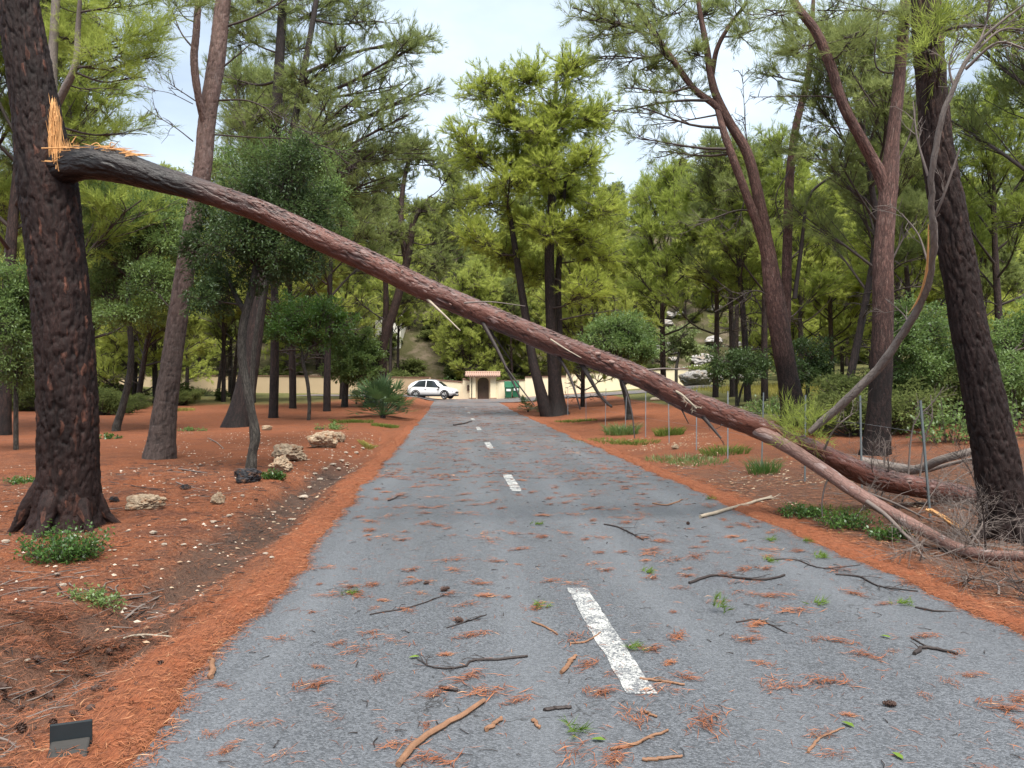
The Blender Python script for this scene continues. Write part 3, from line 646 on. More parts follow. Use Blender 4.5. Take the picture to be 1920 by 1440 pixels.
# ------------------------------------------------------------------ the broken pine and its fallen stem
Yb = 8.2
left_pine = pad_tree('pine_tree', 'thick charred pine trunk at left edge with torn orange wood, snapped stem hanging off it', Yb,
    [([(118, 1045), (122, 1005), (126, 955), (128, 880), (127, 760), (120, 640), (108, 500), (90, 350), (70, 220), (50, 100), (32, -20), (15, -200), (5, -420)],
      [205, 152, 118, 106, 104, 102, 98, 104, 84, 76, 70, 62, 50])],
    [], 1, M['bark_char'], M['needle_grey'], sides=110, rough=.05, fiss=.022, lobes=.20,
    over=[(-7.5, 9.5, 11.5, 1.8, .9), (-4.0, 10.0, 12.3, 1.8, .8), (-6.0, 6.5, 12.0, 1.7, .8), (-5.0, 12.5, 11.3, 1.6, .8)])
lb = left_pine.location
def roots(root, trunk_r, n, seed, bm, reach=.62, a0=0.0, hk=1.0):
    rg = np.random.default_rng(seed); o = root.location
    for i in range(n):
        a = a0+i*2*math.pi/n+rg.normal(0, .16); d = np.array([math.cos(a), math.sin(a)]); L = reach*rg.uniform(.8, 1.25); ks = (.55, .95, 1.25, 1.25+L*.6, 1.25+L*1.5); hs_ = (.62, .34, .13, .035, -.06); q = []
        for k_, h_ in zip(ks, hs_):
            x, y = o.x+d[0]*trunk_r*k_, o.y+d[1]*trunk_r*k_; q.append((x, y, g1(x, y)+h_*(hk if h_ > 0 else 1)))
        build('root', tube(catmull(q, 40), np.interp(np.linspace(0, 1, 40), [0, .35, .7, 1], [.085, .092, .058, .015])*trunk_r/.30, 18, .10, seed+i, .010), bm, root, o)
roots(left_pine, .32, 6, 5, M['bark_char'], .36, .5, .8)
def spikes(rng, base_pts, dirs, lens, wid):
    b0 = np.array(base_pts, float); e = b0+unit(dirs)*np.array(lens)[:, None]; m = (b0+e)/2+rng.normal(0, .008, b0.shape)
    return [prisms(b0, m, wid, wid*.8, 4), prisms(m, e, wid*.8, wid*.12, 4)]
rng = np.random.default_rng(41)
# the upright tear on the standing trunk
n = 170; yy_ = rng.uniform(205, 322, n); k = (yy_-200)/125; xx_ = 100+rng.uniform(-1, 1, n)*(4+10*k)+6*k
bp = [P(a, c_, Yb-.20+rng.uniform(-.10, .06)) for a, c_ in zip(xx_, yy_)]
tw = spikes(rng, bp, np.stack([rng.normal(-.02, .07, n), rng.normal(0, .05, n), np.ones(n)], -1), rng.uniform(.10, .42, n)*(.5+.6*k), .0065)
n2_ = 110; xw = rng.uniform(100, 150, n2_); bw = [P(q_, np.interp(q_, [100, 150], [305, 284])+rng.uniform(-4, 6), Yb-.18+rng.uniform(-.12, .05)) for q_ in xw]
tw += spikes(rng, bw, np.stack([rng.normal(-.05, .35, n2_), rng.normal(0, .15, n2_), np.ones(n2_)], -1), rng.uniform(.04, .26, n2_)*np.interp(xw, [100, 150], [1.1, .35]), .0055)
slab = tube(catmull([P(110, 330, Yb-.12), P(106, 285, Yb-.14), P(101, 235, Yb-.14), P(98, 185, Yb-.10)], 14), [.085, .10, .10, .09, .085, .08, .07, .06, .055, .045, .036, .026, .018, .006], 7, .25, 3)
build('torn_wood', slab+tw, M['torn'], left_pine, lb)['label'] = 'orange torn wood standing up the trunk'
fallen = empty('fallen_pine_stem', G(1845, 945), 'snapped red pine stem slanting across the whole road to the ground', 'fallen tree')
fb = fallen.location
fp = [(72, 372, 8.34, 50), (98, 326, 8.2, 66), (150, 306, 8.02, 63), (200, 309, 8.0, 62), (250, 320, 8.05, 58), (300, 336, 8.1, 49), (400, 365, 8.2, 43), (500, 401, 8.3, 42), (600, 448, 8.4, 44), (700, 495, 8.5, 43),
      (800, 543, 8.6, 43), (900, 586, 8.7, 42), (1000, 628, 8.8, 42), (1050, 649, 8.85, 42), (1100, 667, 8.9, 40), (1200, 707, 9.0, 41), (1300, 756, 9.1, 44), (1400, 793, 9.25, 42), (1450, 815, 9.3, 40),
      (1530, 848, 9.4, 40), (1590, 876, 9.5, 42), (1650, 898, 9.55, 42), (1720, 913, 9.6, 40), (1790, 924, 9.7, 35), (1850, 938, 9.8, 30), (1910, 950, 9.9, 22)]
q = [P(a, b_, c_) for a, b_, c_, w_ in fp]; path = catmull(q, 520)
d = np.r_[0, np.cumsum([(q[i+1]-q[i]).length for i in range(len(q)-1)])]
r = np.interp(np.linspace(0, d[-1], 520), d, [w_/2*c_/F_PX for a, b_, c_, w_ in fp])
build('trunk', tube(path, r, 64, .07, 4, .006, along=2.2), M['bark_fallen'], fallen, fb)
# loose bark flakes standing off the upper side, and knots where limbs came off
n = 1500; ii = rng.integers(95, 500, n); tg = unit(np.gradient(path, axis=0))[ii]; up_ = np.array([0, 0, 1.0])-tg*tg[:, 2:3]; up_ = unit(up_); fw = unit(np.cross(up_, tg)); fw = fw*np.where(fw[:, 1:2] < 0, 1, -1)
th = rng.normal(.35, .55, n); nr_ = unit(up_*np.cos(th)[:, None]+fw*np.sin(th)[:, None]); c0 = path[ii]+nr_*(r[ii]*1.0)[:, None]; sd_ = np.cross(tg, nr_)
l_, w_ = rng.uniform(.014, .05, n)[:, None], rng.uniform(.006, .018, n)[:, None]; lift = nr_*rng.uniform(.001, .012, n)[:, None]
V = np.stack([c0-tg*l_*.5-sd_*w_*.5, c0-tg*l_*.4+sd_*w_*.6, c0+tg*l_*.5+sd_*w_*.4+lift, c0+tg*l_*.6-sd_*w_*.5+lift], 1)
build('bark_flakes', dict(v=V.reshape(-1, 3), f=np.arange(n*4).reshape(-1, 4)), M['flake'], fallen, fb, smooth=False)['kind'] = 'stuff'
for i_ in rng.integers(110, 480, 16):
    tq = unit(path[i_+1]-path[i_]); a_ = rng.uniform(-.9, 2.2); uq = unit(np.array([0, 0, 1.0])-tq*tq[2]); fq = np.cross(uq, tq); fq = fq*(1 if fq[1] < 0 else -1); dq = unit(uq*math.cos(a_)+fq*math.sin(a_)+tq*.3); p_ = path[i_]+dq*r[i_]*.8; k_ = rng.uniform(.5, 1.3)
    build('knot', tube(catmull([p_, p_+dq*.03*k_, p_+dq*.05*k_+tq*.02], 5), np.array([.034, .026, .020, .016, .010])*k_, 8, .3, int(i_)), M['bark_fork'], fallen, fb)
n = 190; xx_ = rng.uniform(98, 236, n); yt = np.interp(xx_, [98, 150, 200, 240], [300, 279, 279, 290])
bp = [P(a, c_+rng.uniform(-1, 6), 8.02+rng.uniform(-.14, .1)) for a, c_ in zip(xx_, yt)]
tw = spikes(rng, bp, np.stack([np.where(rng.random(n) < .8, 1, -1), rng.normal(0, .2, n), rng.normal(.03, .13, n)], -1), rng.uniform(.08, .34, n), .006)
curl = []
for (pp) in ([(172, 272), (182, 268), (190, 276)], [(205, 277), (208, 267), (216, 270)], [(135, 268), (143, 255)], [(78, 278), (120, 277), (170, 276)]):
    curl += tube(catmull([P(a, b_, 7.86) for a, b_ in pp], 8), np.linspace(.008, .003, 8), 5, cap=False)
build('torn_wood', tw+curl, M['torn'], fallen, fb)['label'] = 'pale orange splinters along the top of the bend'
# the fork that comes down to the road edge
bp_ = [(1350, 778, 9.3, 12), (1400, 798, 9.24, 22), (1460, 828, 9.12, 26), (1530, 872, 8.9, 25), (1600, 920, 8.5, 25), (1650, 950, 8.2, 24), (1720, 988, 7.7, 22), (1790, 1025, 7.1, 21), (1850, 1040, 6.75, 20), (1930, 1044, 6.4, 19), (2050, 1055, 6.1, 13)]
q = [P(a, b_, c_) for a, b_, c_, w_ in bp_]; path2 = catmull(q, 90); d = np.r_[0, np.cumsum([(q[i+1]-q[i]).length for i in range(len(q)-1)])]
build('branch', tube(path2, np.interp(np.linspace(0, d[-1], 90), d, [w_/2*c_/F_PX for a, b_, c_, w_ in bp_]), 20, .09, 9), M['bark_fork'], fallen, fb)['label'] = 'greyish pink fork reaching the right road edge'
def fbranch(pts, r0, r1, m_, n=0, ln=.3, sd=0):
    rg = np.random.default_rng(sd); pt = catmull([P(*p_) for p_ in pts], 14)
    parts = bare(rg, pt, r0, r1, n, ln, .004) if n else tube(pt, np.linspace(r0, r1, 14), 7, .12, sd)
    return build('branch', parts, m_, fallen, fb)
for i, (pts, r0, r1, mk, n, ln) in enumerate([
    ([(800, 560, 8.55), (828, 586, 8.4), (863, 620, 8.3)], .018, .006, 'stick_pale', 0, 0),
    ([(905, 605, 8.65), (935, 660, 8.5), (975, 745, 8.3)], .026, .010, 'stick_dark', 0, 0),
    ([(910, 608, 8.75), (940, 650, 8.9), (962, 683, 9.0)], .016, .006, 'stick_dark', 0, 0),
    ([(950, 690, 8.4), (980, 732, 8.3), (1002, 760, 8.25)], .010, .006, 'stick_dark', 0, 0),
    ([(1032, 636, 8.6), (1060, 654, 8.5), (1090, 671, 8.4)], .011, .004, 'stick_pale', 0, 0),
    ([(870, 568, 8.5), (920, 566, 8.4), (985, 574, 8.3)], .010, .003, 'twig_grey', 0, 0),
    ([(1045, 665, 8.85), (1068, 705, 8.8), (1080, 740, 8.7), (1088, 768, 8.7)], .022, .008, 'stick_dark', 0, 0),
    ([(1088, 680, 8.9), (1105, 708, 8.8), (1125, 742, 8.7), (1147, 763, 8.6)], .030, .014, 'bark_dark', 0, 0),
    ([(1162, 705, 8.95), (1174, 735, 8.9), (1185, 775, 8.8), (1190, 822, 8.7)], .016, .006, 'stick_dark', 0, 0),
    ([(1210, 694, 8.95), (1250, 691, 8.9), (1305, 695, 8.8)], .012, .004, 'twig_grey', 0, 0),
    ([(1255, 728, 9.0), (1278, 740, 8.9), (1306, 766, 8.85)], .020, .010, 'stick_pale', 6, .15),
    ([(1275, 760, 9.1), (1283, 778, 9.0), (1291, 794, 9.0)], .013, .005, 'stick_dark', 0, 0),
    ([(1310, 772, 9.1), (1330, 795, 9.0), (1352, 822, 8.9)], .030, .012, 'stick_dark', 3, .2),
    ([(1555, 892, 8.8), (1546, 915, 8.6), (1541, 945, 8.4), (1542, 970, 8.3)], .012, .006, 'stick_dark', 0, 0),
    ([(1625, 940, 8.2), (1660, 965, 8.0), (1700, 1005, 7.7), (1745, 1045, 7.35)], .028, .012, 'twig_grey', 4, .3),
    ([(1600, 915, 8.6), (1680, 945, 8.7), (1760, 985, 8.6)], .020, .008, 'twig_grey', 6, .4),
    ([(1450, 800, 9.2), (1490, 830, 9.1), (1560, 850, 9.0)], .016, .006, 'stick_brown', 5, .25),
    ([(1810, 1030, 7.3), (1840, 1070, 7.0), (1880, 1110, 6.6), (1915, 1140, 6.3)], .022, .008, 'twig_grey', 5, .35),
    ]): fbranch(pts, r0, r1, M[mk], n, ln, i)
n = 26; bp = [P(a, np.interp(a, [1745, 1825], [955, 1018]), 8.0+rng.uniform(-.08, .08)) for a in rng.uniform(1735, 1790, n)]
build('split_wood', spikes(rng, bp, np.stack([np.ones(n), rng.normal(-.35, .06, n), rng.normal(-.62, .05, n)], -1), rng.uniform(.2, .5, n), .014), M['torn'], fallen, fb)['label'] = 'orange splintered branch end'
# needle sprig caught at the crotch, and loose bark along the top
pt = np.array([P(rng.uniform(1470, 1540), rng.uniform(785, 825), 9.1+rng.uniform(-.2, .2)) for _ in range(70)])
build('needle_sprig', tufts(rng, pt, rng.normal(0, .6, (70, 3))+np.array([0, 0, .6]), 16, .13, .008), M['needle_green'], fallen, fb)

# the long broken branch leaning on the right pine
lean = empty('leaning_branch', P(1525, 805, 9.0), 'long peeled grey branch leaning from the fallen stem up the right pine', 'branch')
rg = np.random.default_rng(8)
lp = [(1518, 810, 9.0, 11.5), (1545, 787, 8.9, 15.6), (1575, 762, 8.75, 15.6), (1604, 733, 8.6, 16.4), (1632, 705, 8.5, 15.6), (1657, 673, 8.35, 16.4), (1682, 638, 8.2, 14.8), (1703, 602, 8.05, 15.6), (1722, 562, 7.9, 14.8), (1735, 515, 7.7, 13.9), (1742, 460, 7.5, 13.1), (1742, 395, 7.32, 12.3), (1747, 335, 7.2, 11.5), (1760, 252, 7.05, 10.7), (1790, 170, 6.95, 9.0), (1830, 95, 6.9, 8.2), (1870, 50, 6.8, 5.7), (1925, 5, 6.7, 3.3)]
q = [P(a, b_, c_) for a, b_, c_, w_ in lp]; path = catmull(q, 90); path += np.cumsum(rg.normal(0, .006, path.shape), 0)*np.sin(np.linspace(0, np.pi, 90))[:, None]; d = np.r_[0, np.cumsum([(q[i+1]-q[i]).length for i in range(len(q)-1)])]
build('stem', tube(path, np.interp(np.linspace(0, d[-1], 90), d, [w_/2*c_/F_PX for a, b_, c_, w_ in lp]), 16, .16, 2), M['bark_smooth'], lean, lean.location)
pl = catmull([P(a, b_, c_-.052) for a, b_, c_ in ((1702, 590, 8.0), (1722, 560, 7.88), (1736, 515, 7.67), (1740, 470, 7.5), (1741, 420, 7.4))], 16)
build('torn_wood', tube(pl, (.013*np.sin(np.linspace(.15, 3.0, 16))+.002)*np.random.default_rng(3).uniform(.6, 1.2, 16), 6), M['torn'], lean, lean.location)
for i, (pts, r0, n, ln) in enumerate([
    ([(1742, 430, 7.4), (1768, 370, 7.2), (1800, 278, 7.1)], .018, 5, .25), ([(1825, 100, 6.9), (1880, 55, 6.9), (1940, 62, 6.8)], .014, 16, .55),
    ([(1790, 170, 6.95), (1780, 120, 6.95), (1800, 60, 6.9)], .012, 10, .4), ([(1830, 95, 6.9), (1850, 40, 6.95), (1858, -20, 6.9)], .012, 14, .5),
    ([(1740, 330, 7.2), (1720, 260, 7.25), (1712, 190, 7.3)], .013, 6, .3), ([(1680, 640, 8.2), (1700, 600, 8.3), (1660, 560, 8.4)], .012, 6, .35),
    ([(1742, 500, 7.6), (1722, 440, 7.7), (1690, 400, 7.8)], .012, 8, .4), ([(1810, 130, 6.9), (1870, 80, 6.7), (1930, 95, 6.6)], .016, 14, .5)]):
    build('side_branch', bare(rg, catmull([P(*p_) for p_ in pts], 12), r0, r0*.4, n, ln, .0035), M['twig_grey'], lean, lean.location)

# ------------------------------------------------------------------ nearer pines, one by one
right_pine = pad_tree('pine_tree', 'large dark pine at the right edge leaning left, fallen stem passing behind it', 7.7,
    [([(1897, 1035), (1890, 985), (1878, 920), (1860, 820), (1840, 720), (1815, 600), (1798, 500), (1775, 380), (1757, 270), (1747, 160), (1738, 60), (1735, -60), (1730, -250), (1728, -420)],
      [122, 96, 82, 76, 69, 63, 62, 62, 56, 53, 52, 50, 44, 36])],
    [(1745, 60, 26, 50, -.35, 1.2), (1760, 130, 20, 30, -.3), (1790, 30, 40, 30, .3, .6), (1900, 60, 60, 40, 1.0, .4)], 2, M['bark_right'], M['needle_green'], sides=100, rough=.05, fiss=.020, lobes=.16, ln=.15,
    over=[(6.0, 9.0, 9.8, 1.6, .8), (3.0, 8.5, 10.6, 1.6, .8), (5.0, 6.0, 10.4, 1.6, .8), (2.0, 11.0, 11.2, 1.5, .7)])
roots(right_pine, .25, 6, 8, M['bark_right'], .42, .1, .45)
pad_tree('pine_tree', 'pale pink pine left of the road passing behind the fallen stem, grey bark below', 15.9,
    [([(298, 866), (304, 820), (309, 770), (319, 700), (330, 620), (345, 520), (362, 420), (376, 340), (382, 300), (389, 220), (405, 120), (414, 40), (422, -60), (424, -330)],
      [64, 50, 44, 39, 37, 35, 34, 33, 33, 32, 32, 29, 27, 18]),
     ([(383, 230), (370, 170), (364, 110), (368, 60), (372, 0), (380, -60)], [14, 14, 14, 13, 12, 10], [-.1, -.3, -.4, -.4, -.3, -.3])],
    [(330, 10, 50, 30), (450, 20, 50, 30), (380, -40, 60, 30)], 3, M['bark_pale'], M['needle_grey'], sides=44, rough=.05, fiss=.012, dz=1.0,
    dead=[([(405, 188), (470, 190), (540, 228), (610, 268)], .022, .006, 22, 1.0), ([(398, 252), (480, 258), (560, 262), (660, 290)], .018, .005, 20, 1.0), ([(412, 130), (440, 108), (468, 84)], .022, .010, 2, .3),
          ([(415, 52), (470, 34), (520, 8), (560, -20)], .028, .014, 8, .8), ([(362, 90), (340, 62), (322, 18)], .022, .008, 6, .6), ([(368, 190), (330, 165), (300, 145)], .014, .005, 6, .5),
          ([(362, 265), (330, 240), (290, 215), (268, 198)], .014, .004, 10, .6), ([(362, 195), (320, 175), (280, 168)], .010, .004, 5, .4), ([(345, 600), (312, 570), (300, 552)], .018, .008, 3, .3)])
pad_tree('pine_tree', 'dark tall pine behind the broad-leaved tree, long needle sprays reaching right over it', 27,
    [([(444, 806), (452, 770), (462, 720), (475, 640), (485, 560), (500, 480), (512, 380), (516, 260), (523, 130), (530, 0), (534, -180)], [62, 44, 37, 32, 29, 26, 23, 20, 18, 16, 12]),
     ([(520, 330), (545, 260), (570, 130), (590, 20), (600, -60)], [16, 13, 12, 10, 8], [0, .3, .6, .8, 1.0])],
    [(690, 40, 70, 26), (760, 95, 60, 30), (800, 70, 30, 24), (640, 95, 70, 28), (720, 165, 80, 26), (790, 170, 40, 28), (640, 205, 80, 28), (745, 225, 60, 24), (600, 275, 70, 28), (700, 285, 80, 26), (780, 280, 50, 26),
     (450, 60, 50, 34), (440, 150, 46, 34), (480, 215, 50, 34), (580, 30, 70, 30), (460, 285, 60, 36), (570, 160, 60, 34), (620, 330, 60, 26), (700, 340, 60, 24), (500, 10, 60, 28), (550, 90, 50, 30), (640, 0, 60, 25)],
    4, M['bark_dark'], M['needle_grey'], 1.05, sides=16, dz=2.2, br=1.5, tw=1.5,
    dead=[([(485, 330), (460, 240), (440, 160)], .09, .04, 10, 1.2), ([(540, 250), (600, 235), (660, 195), (790, 180)], .05, .02, 8, 1.0)])
pad_tree('pine_tree', 'slender pine standing just behind the broken trunk, fresh green crown at upper left', 14,
    [([(112, 870), (108, 700), (104, 400), (100, 250), (98, 130), (104, 20), (108, -120)], [22, 20, 19, 18, 17, 15, 12]), ([(103, 205), (120, 170), (142, 120), (146, 60), (150, 0)], [14, 14, 12, 10, 7], [0, -.1, -.2, -.2, -.3])],
    [(170, 30, 70, 30), (240, 70, 60, 26), (130, 70, 50, 34), (270, 110, 50, 22), (210, 110, 50, 26), (260, 10, 70, 28), (300, 50, 40, 22), (190, 165, 80, 16, None, .5), (230, 150, 60, 18, None, .5)][:7] + [(190, 165, 80, 16, .4, .4), (250, 145, 60, 18, -.3, .4), (160, 255, 60, 16, .8, .6), (250, 250, 60, 18, 1.2, .6)],
    5, M['bark_smooth'], M['needle_green'], 1.0, sides=12, dz=.9, ln=.15)
pad_tree('pine_tree', 'twin-stemmed pine right of the road with dense bright green crown above the gate', 38,
    [([(1045, 780), (1044, 760), (1040, 710), (1035, 640), (1032, 560), (1030, 470), (1035, 380), (1038, 280), (1040, 200), (1045, 120)], [52, 34, 25, 21, 20, 18, 16, 13, 9, 5]),
     ([(1030, 790), (1020, 757), (1010, 720), (998, 670), (985, 590), (968, 480), (955, 400), (940, 330)], [30, 24, 19, 17, 15, 12, 9, 6], [-.3, -.3, -.3, -.2, 0, .3, .5, .8]),
     ([(1042, 740), (1048, 640), (1046, 540), (1052, 440), (1060, 340)], [17, 15, 13, 10, 6], [.5, .8, 1.0, 1.0, 1.0])],
    [(905, 170, 58, 46), (985, 150, 50, 50), (1075, 125, 54, 55), (1112, 225, 60, 50), (950, 225, 85, 42), (1045, 215, 66, 50), (890, 295, 60, 40), (970, 300, 75, 42), (1100, 300, 56, 42), (1050, 365, 80, 40), (910, 380, 70, 34),
     (990, 420, 70, 40), (1085, 450, 72, 38), (940, 475, 66, 34), (1010, 515, 60, 32), (1130, 390, 56, 38), (1105, 535, 66, 30), (1000, 255, 60, 40), (862, 255, 44, 34), (1040, 290, 60, 40), (1140, 480, 50, 34), (890, 440, 56, 30), (1028, 320, 64, 36, -2.0), (1035, 430, 62, 32, -2.2), (1015, 250, 60, 36, -2.0), (955, 345, 60, 34, -2.0)], 6, M['bark_dark'], M['needle_yellow'], 1.35, sides=16, dz=2.5, br=1.2,
    dead=[([(1035, 640), (1010, 615), (985, 610)], .04, .015, 6, .8), ([(1050, 600), (1100, 590), (1160, 580)], .05, .015, 10, 1.0), ([(1030, 520), (1080, 535), (1130, 560)], .05, .015, 10, 1.0)])
pad_tree('pine_tree', 'leaning pine left of the road behind the fan palm, forking high above the fallen stem', 46,
    [([(692, 772), (700, 730), (720, 640), (745, 560), (765, 480), (776, 415), (795, 385), (806, 368)], [30, 20, 17, 16, 15, 11, 6, 3]),
     ([(719, 775), (719, 742), (720, 640), (724, 560), (718, 480), (705, 400)], [15, 13, 12, 11, 8, 5], [1, 1, 1, 1, 1, 1]), ([(762, 490), (752, 420), (756, 350), (770, 280)], [12, 11, 9, 6], [0, .3, .5, .8])],
    [(770, 300, 60, 34), (840, 300, 50, 30), (720, 350, 60, 34), (675, 320, 50, 34), (800, 395, 60, 24), (740, 440, 60, 26), (850, 440, 50, 24), (640, 400, 55, 32), (680, 440, 55, 28), (820, 490, 60, 24), (780, 560, 60, 24), (660, 500, 50, 26), (870, 380, 50, 26), (600, 360, 50, 30), (848, 322, 44, 28, 0), (775, 275, 46, 26, .8), (704, 395, 46, 28, 1.0)],
    7, M['bark_mid'], M['needle_grey'], 1.1, sides=12, dz=3, br=1.2,
    dead=[([(720, 600), (690, 580), (668, 562)], .05, .015, 10, 1.2), ([(765, 480), (800, 465), (850, 470)], .05, .015, 10, 1.2)])
pad_tree('pine_tree', 'multi-stemmed pine behind the wire fence with feathery needle sprays over the road', 22,
    [([(1492, 800), (1486, 760), (1476, 700), (1462, 620), (1450, 540), (1436, 450), (1424, 380), (1402, 290), (1365, 225), (1338, 165), (1325, 90), (1312, 20), (1300, -60)], [58, 45, 38, 38, 35, 25, 21, 19, 17, 15, 12, 9, 6]),
     ([(1455, 570), (1444, 515), (1430, 455), (1416, 410), (1393, 348), (1362, 262), (1345, 205)], [14, 19, 17, 16, 15, 14, 10], [0, 0, -.1, -.2, -.3, -.3, 0]),
     ([(1466, 690), (1470, 640), (1474, 560), (1476, 470), (1481, 330), (1492, 240), (1514, 150), (1521, 80), (1525, 0)], [18, 23, 19, 18, 16, 14, 12, 10, 7], [0, .1, .2, .2, .2, .1, 0, 0, 0]),
     ([(1362, 225), (1342, 198), (1300, 165), (1260, 110), (1222, 55), (1195, 10)], [8, 14, 12, 11, 9, 6], [0, 0, .2, .3, .5, .6]),
     ([(1335, 140), (1345, 90), (1370, 45), (1400, 5)], [10, 9, 7, 5], [0, -.2, -.3, -.4])],
    [(1095, 20, 55, 22), (1170, 50, 70, 28), (1250, 30, 70, 28), (1150, 105, 60, 22), (1225, 120, 70, 26), (1190, 165, 50, 20), (1270, 170, 50, 22), (1310, 30, 50, 34), (1380, 30, 55, 28), (1130, 65, 50, 20), (1300, 100, 40, 30),
     (1400, 60, 40, 24), (1215, 205, 45, 16), (1215, 262, 40, 18), (1260, 290, 40, 16, None), (1440, 140, 34, 24), (1470, 100, 40, 26), (1500, 50, 50, 28), (1462, 175, 34, 16), (1180, 5, 70, 20)][:14] + [(1255, 285, 45, 16, .3, .7), (1440, 140, 34, 24, .2), (1470, 100, 40, 26, .4), (1500, 50, 50, 28, -.3), (1180, 5, 70, 20, .5), (1240, 75, 60, 26, -.6)],
    8, M['bark_pink'], M['needle_grey'], .85, sides=20, rough=.05, dz=1.2, br=1.5, tw=1.7,
    dead=[([(1410, 330), (1399, 250), (1395, 190), (1392, 130)], .022, .006, 14, .7), ([(1335, 188), (1260, 190), (1150, 210)], .05, .015, 12, .9), ([(1345, 215), (1290, 225), (1220, 235)], .03, .010, 10, .8), ([(1362, 285), (1320, 285), (1270, 300)], .025, .01, 8, .6),
          ([(1425, 400), (1380, 395), (1300, 425)], .03, .010, 10, .8), ([(1490, 560), (1502, 470), (1515, 375), (1545, 340), (1585, 322)], .075, .03, 6, .9), ([(1455, 570), (1415, 545), (1340, 585)], .03, .01, 10, .8), ([(1400, 365), (1380, 420), (1350, 440)], .022, .008, 8, .6), ([(1480, 320), (1455, 370), (1470, 440)], .02, .008, 6, .6)])
pad_tree('pine_tree', 'pink-barked pine on the right that forks into two limbs, standing behind the fence', 14.6,
    [([(1640, 866), (1644, 820), (1650, 740), (1655, 620), (1656, 500), (1662, 400), (1668, 330), (1674, 260), (1684, 170), (1692, 80), (1700, -20), (1708, -150)], [64, 47, 41, 38, 37, 33, 34, 24, 22, 20, 18, 14]),
     ([(1664, 420), (1662, 370), (1650, 328), (1634, 296), (1610, 252), (1580, 195), (1556, 120), (1530, 60), (1500, 20), (1470, -30)], [12, 22, 24, 21, 19, 18, 18, 17, 15, 10], [0, 0, -.02, -.08, -.2, -.3, -.3, -.3, -.3, -.3])],
    [(1560, 20, 60, 26), (1640, 20, 50, 26), (1590, 80, 50, 20), (1450, 20, 50, 22), (1610, 60, 50, 24), (1510, 85, 40, 26), (1700, 40, 40, 26)], 9, M['bark_pink'], M['needle_grey'], .85, sides=24, rough=.06, dz=.8, ln=.16, tw=1.7,
    dead=[([(1575, 185), (1530, 180), (1410, 182)], .016, .005, 8, .4), ([(1690, 135), (1655, 135), (1640, 110), (1650, 20)], .018, .008, 8, .5), ([(1685, 300), (1710, 240), (1725, 140)], .02, .008, 6, .5), ([(1600, 245), (1540, 235), (1520, 240)], .012, .005, 6, .35), ([(1640, 200), (1600, 140), (1590, 100)], .015, .006, 8, .4)])
M_used = None
# ------------------------------------------------------------------ broad-leaved trees
broadleaf('oak_tree', 'dark glossy broad-leaved tree with thin grey trunk rooted on a black rock', 13.6,
    [([(470, 884), (473, 850), (479, 815), (470, 765), (458, 700), (453, 650), (458, 600), (468, 560), (480, 500)], [24, 18, 18, 16, 16, 17, 16, 15, 12]), ([(462, 590), (440, 550), (420, 500)], [11, 10, 7], [0, .2, .3])],
    [(385, 470, 46, 60), (450, 440, 60, 55), (530, 410, 70, 50), (590, 460, 42, 46), (420, 545, 46, 40), (490, 500, 60, 44), (545, 330, 60, 40), (480, 365, 60, 40), (400, 405, 40, 36), (600, 390, 34, 40), (375, 560, 34, 36), (540, 490, 46, 40), (560, 290, 40, 26)], 21, M['leaf_dark'], 2.1, .075, dz=.6)
broadleaf('oak_tree', 'fresh green leafy tree showing above and behind the dark broad-leaved tree', 19,
    [([(474, 842), (472, 760), (478, 640), (500, 520), (525, 400)], [11, 10, 9, 8, 6])],
    [(480, 300, 50, 34), (540, 285, 56, 36), (600, 300, 44, 36), (450, 345, 46, 34), (585, 350, 50, 36), (520, 340, 56, 36), (625, 370, 34, 34), (430, 300, 34, 26), (420, 390, 36, 34), (640, 430, 28, 36)], 29, M['leaf_mid'], 1.5, .08, dz=1.2)
broadleaf('oak_tree', 'mid-green tree with a thin grey leaning trunk between the broken pine and pink pine', 25,
    [([(218, 802), (232, 755), (244, 700), (246, 650), (242, 600), (240, 520)], [16, 13, 12, 11, 10, 8])],
    [(195, 450, 50, 50), (260, 420, 55, 50), (235, 510, 65, 40), (195, 555, 45, 40), (290, 530, 50, 40), (325, 460, 40, 50), (300, 400, 50, 40), (180, 380, 40, 40), (240, 590, 60, 26), (330, 550, 36, 36)], 22, M['leaf_mid'], 2.4, .08, dz=1.4)
broadleaf('young_tree', 'slim young tree with airy light green crown beside the boulders', 31,
    [([(578, 792), (580, 760), (577, 720), (568, 680), (566, 655)], [7, 7, 7, 7, 5]), ([(570, 675), (580, 655), (592, 645)], [5, 5, 4])],
    [(555, 600, 46, 28), (610, 590, 42, 28), (520, 625, 30, 24), (585, 640, 44, 20), (640, 605, 26, 26), (560, 570, 40, 18)], 23, M['leaf_bright'], 2.0, .09, dz=1.0)
broadleaf('carob_tree', 'dense rounded dark green tree left of the leaning pine by the wall', 46,
    [([(646, 762), (648, 730), (652, 700), (658, 680)], [14, 11, 10, 8])],
    [(635, 645, 30, 24), (680, 640, 34, 26), (660, 675, 40, 26), (690, 670, 30, 24), (640, 690, 34, 22), (670, 705, 34, 18)], 24, M['leaf_mid'], 3.0, .09, dz=1.2)
broadleaf('carob_tree', 'dense round dark green tree seen just above the fallen stem right of the gate', 30,
    [([(1180, 792), (1176, 750), (1166, 715), (1164, 680)], [14, 12, 10, 8]), ([(1168, 722), (1185, 705), (1195, 690)], [8, 7, 6])],
    [(1130, 635, 40, 28), (1190, 635, 44, 32), (1160, 612, 44, 24), (1150, 665, 44, 22), (1205, 660, 28, 22)], 25, M['leaf_mid'], 3.2, .09, dz=1.0)
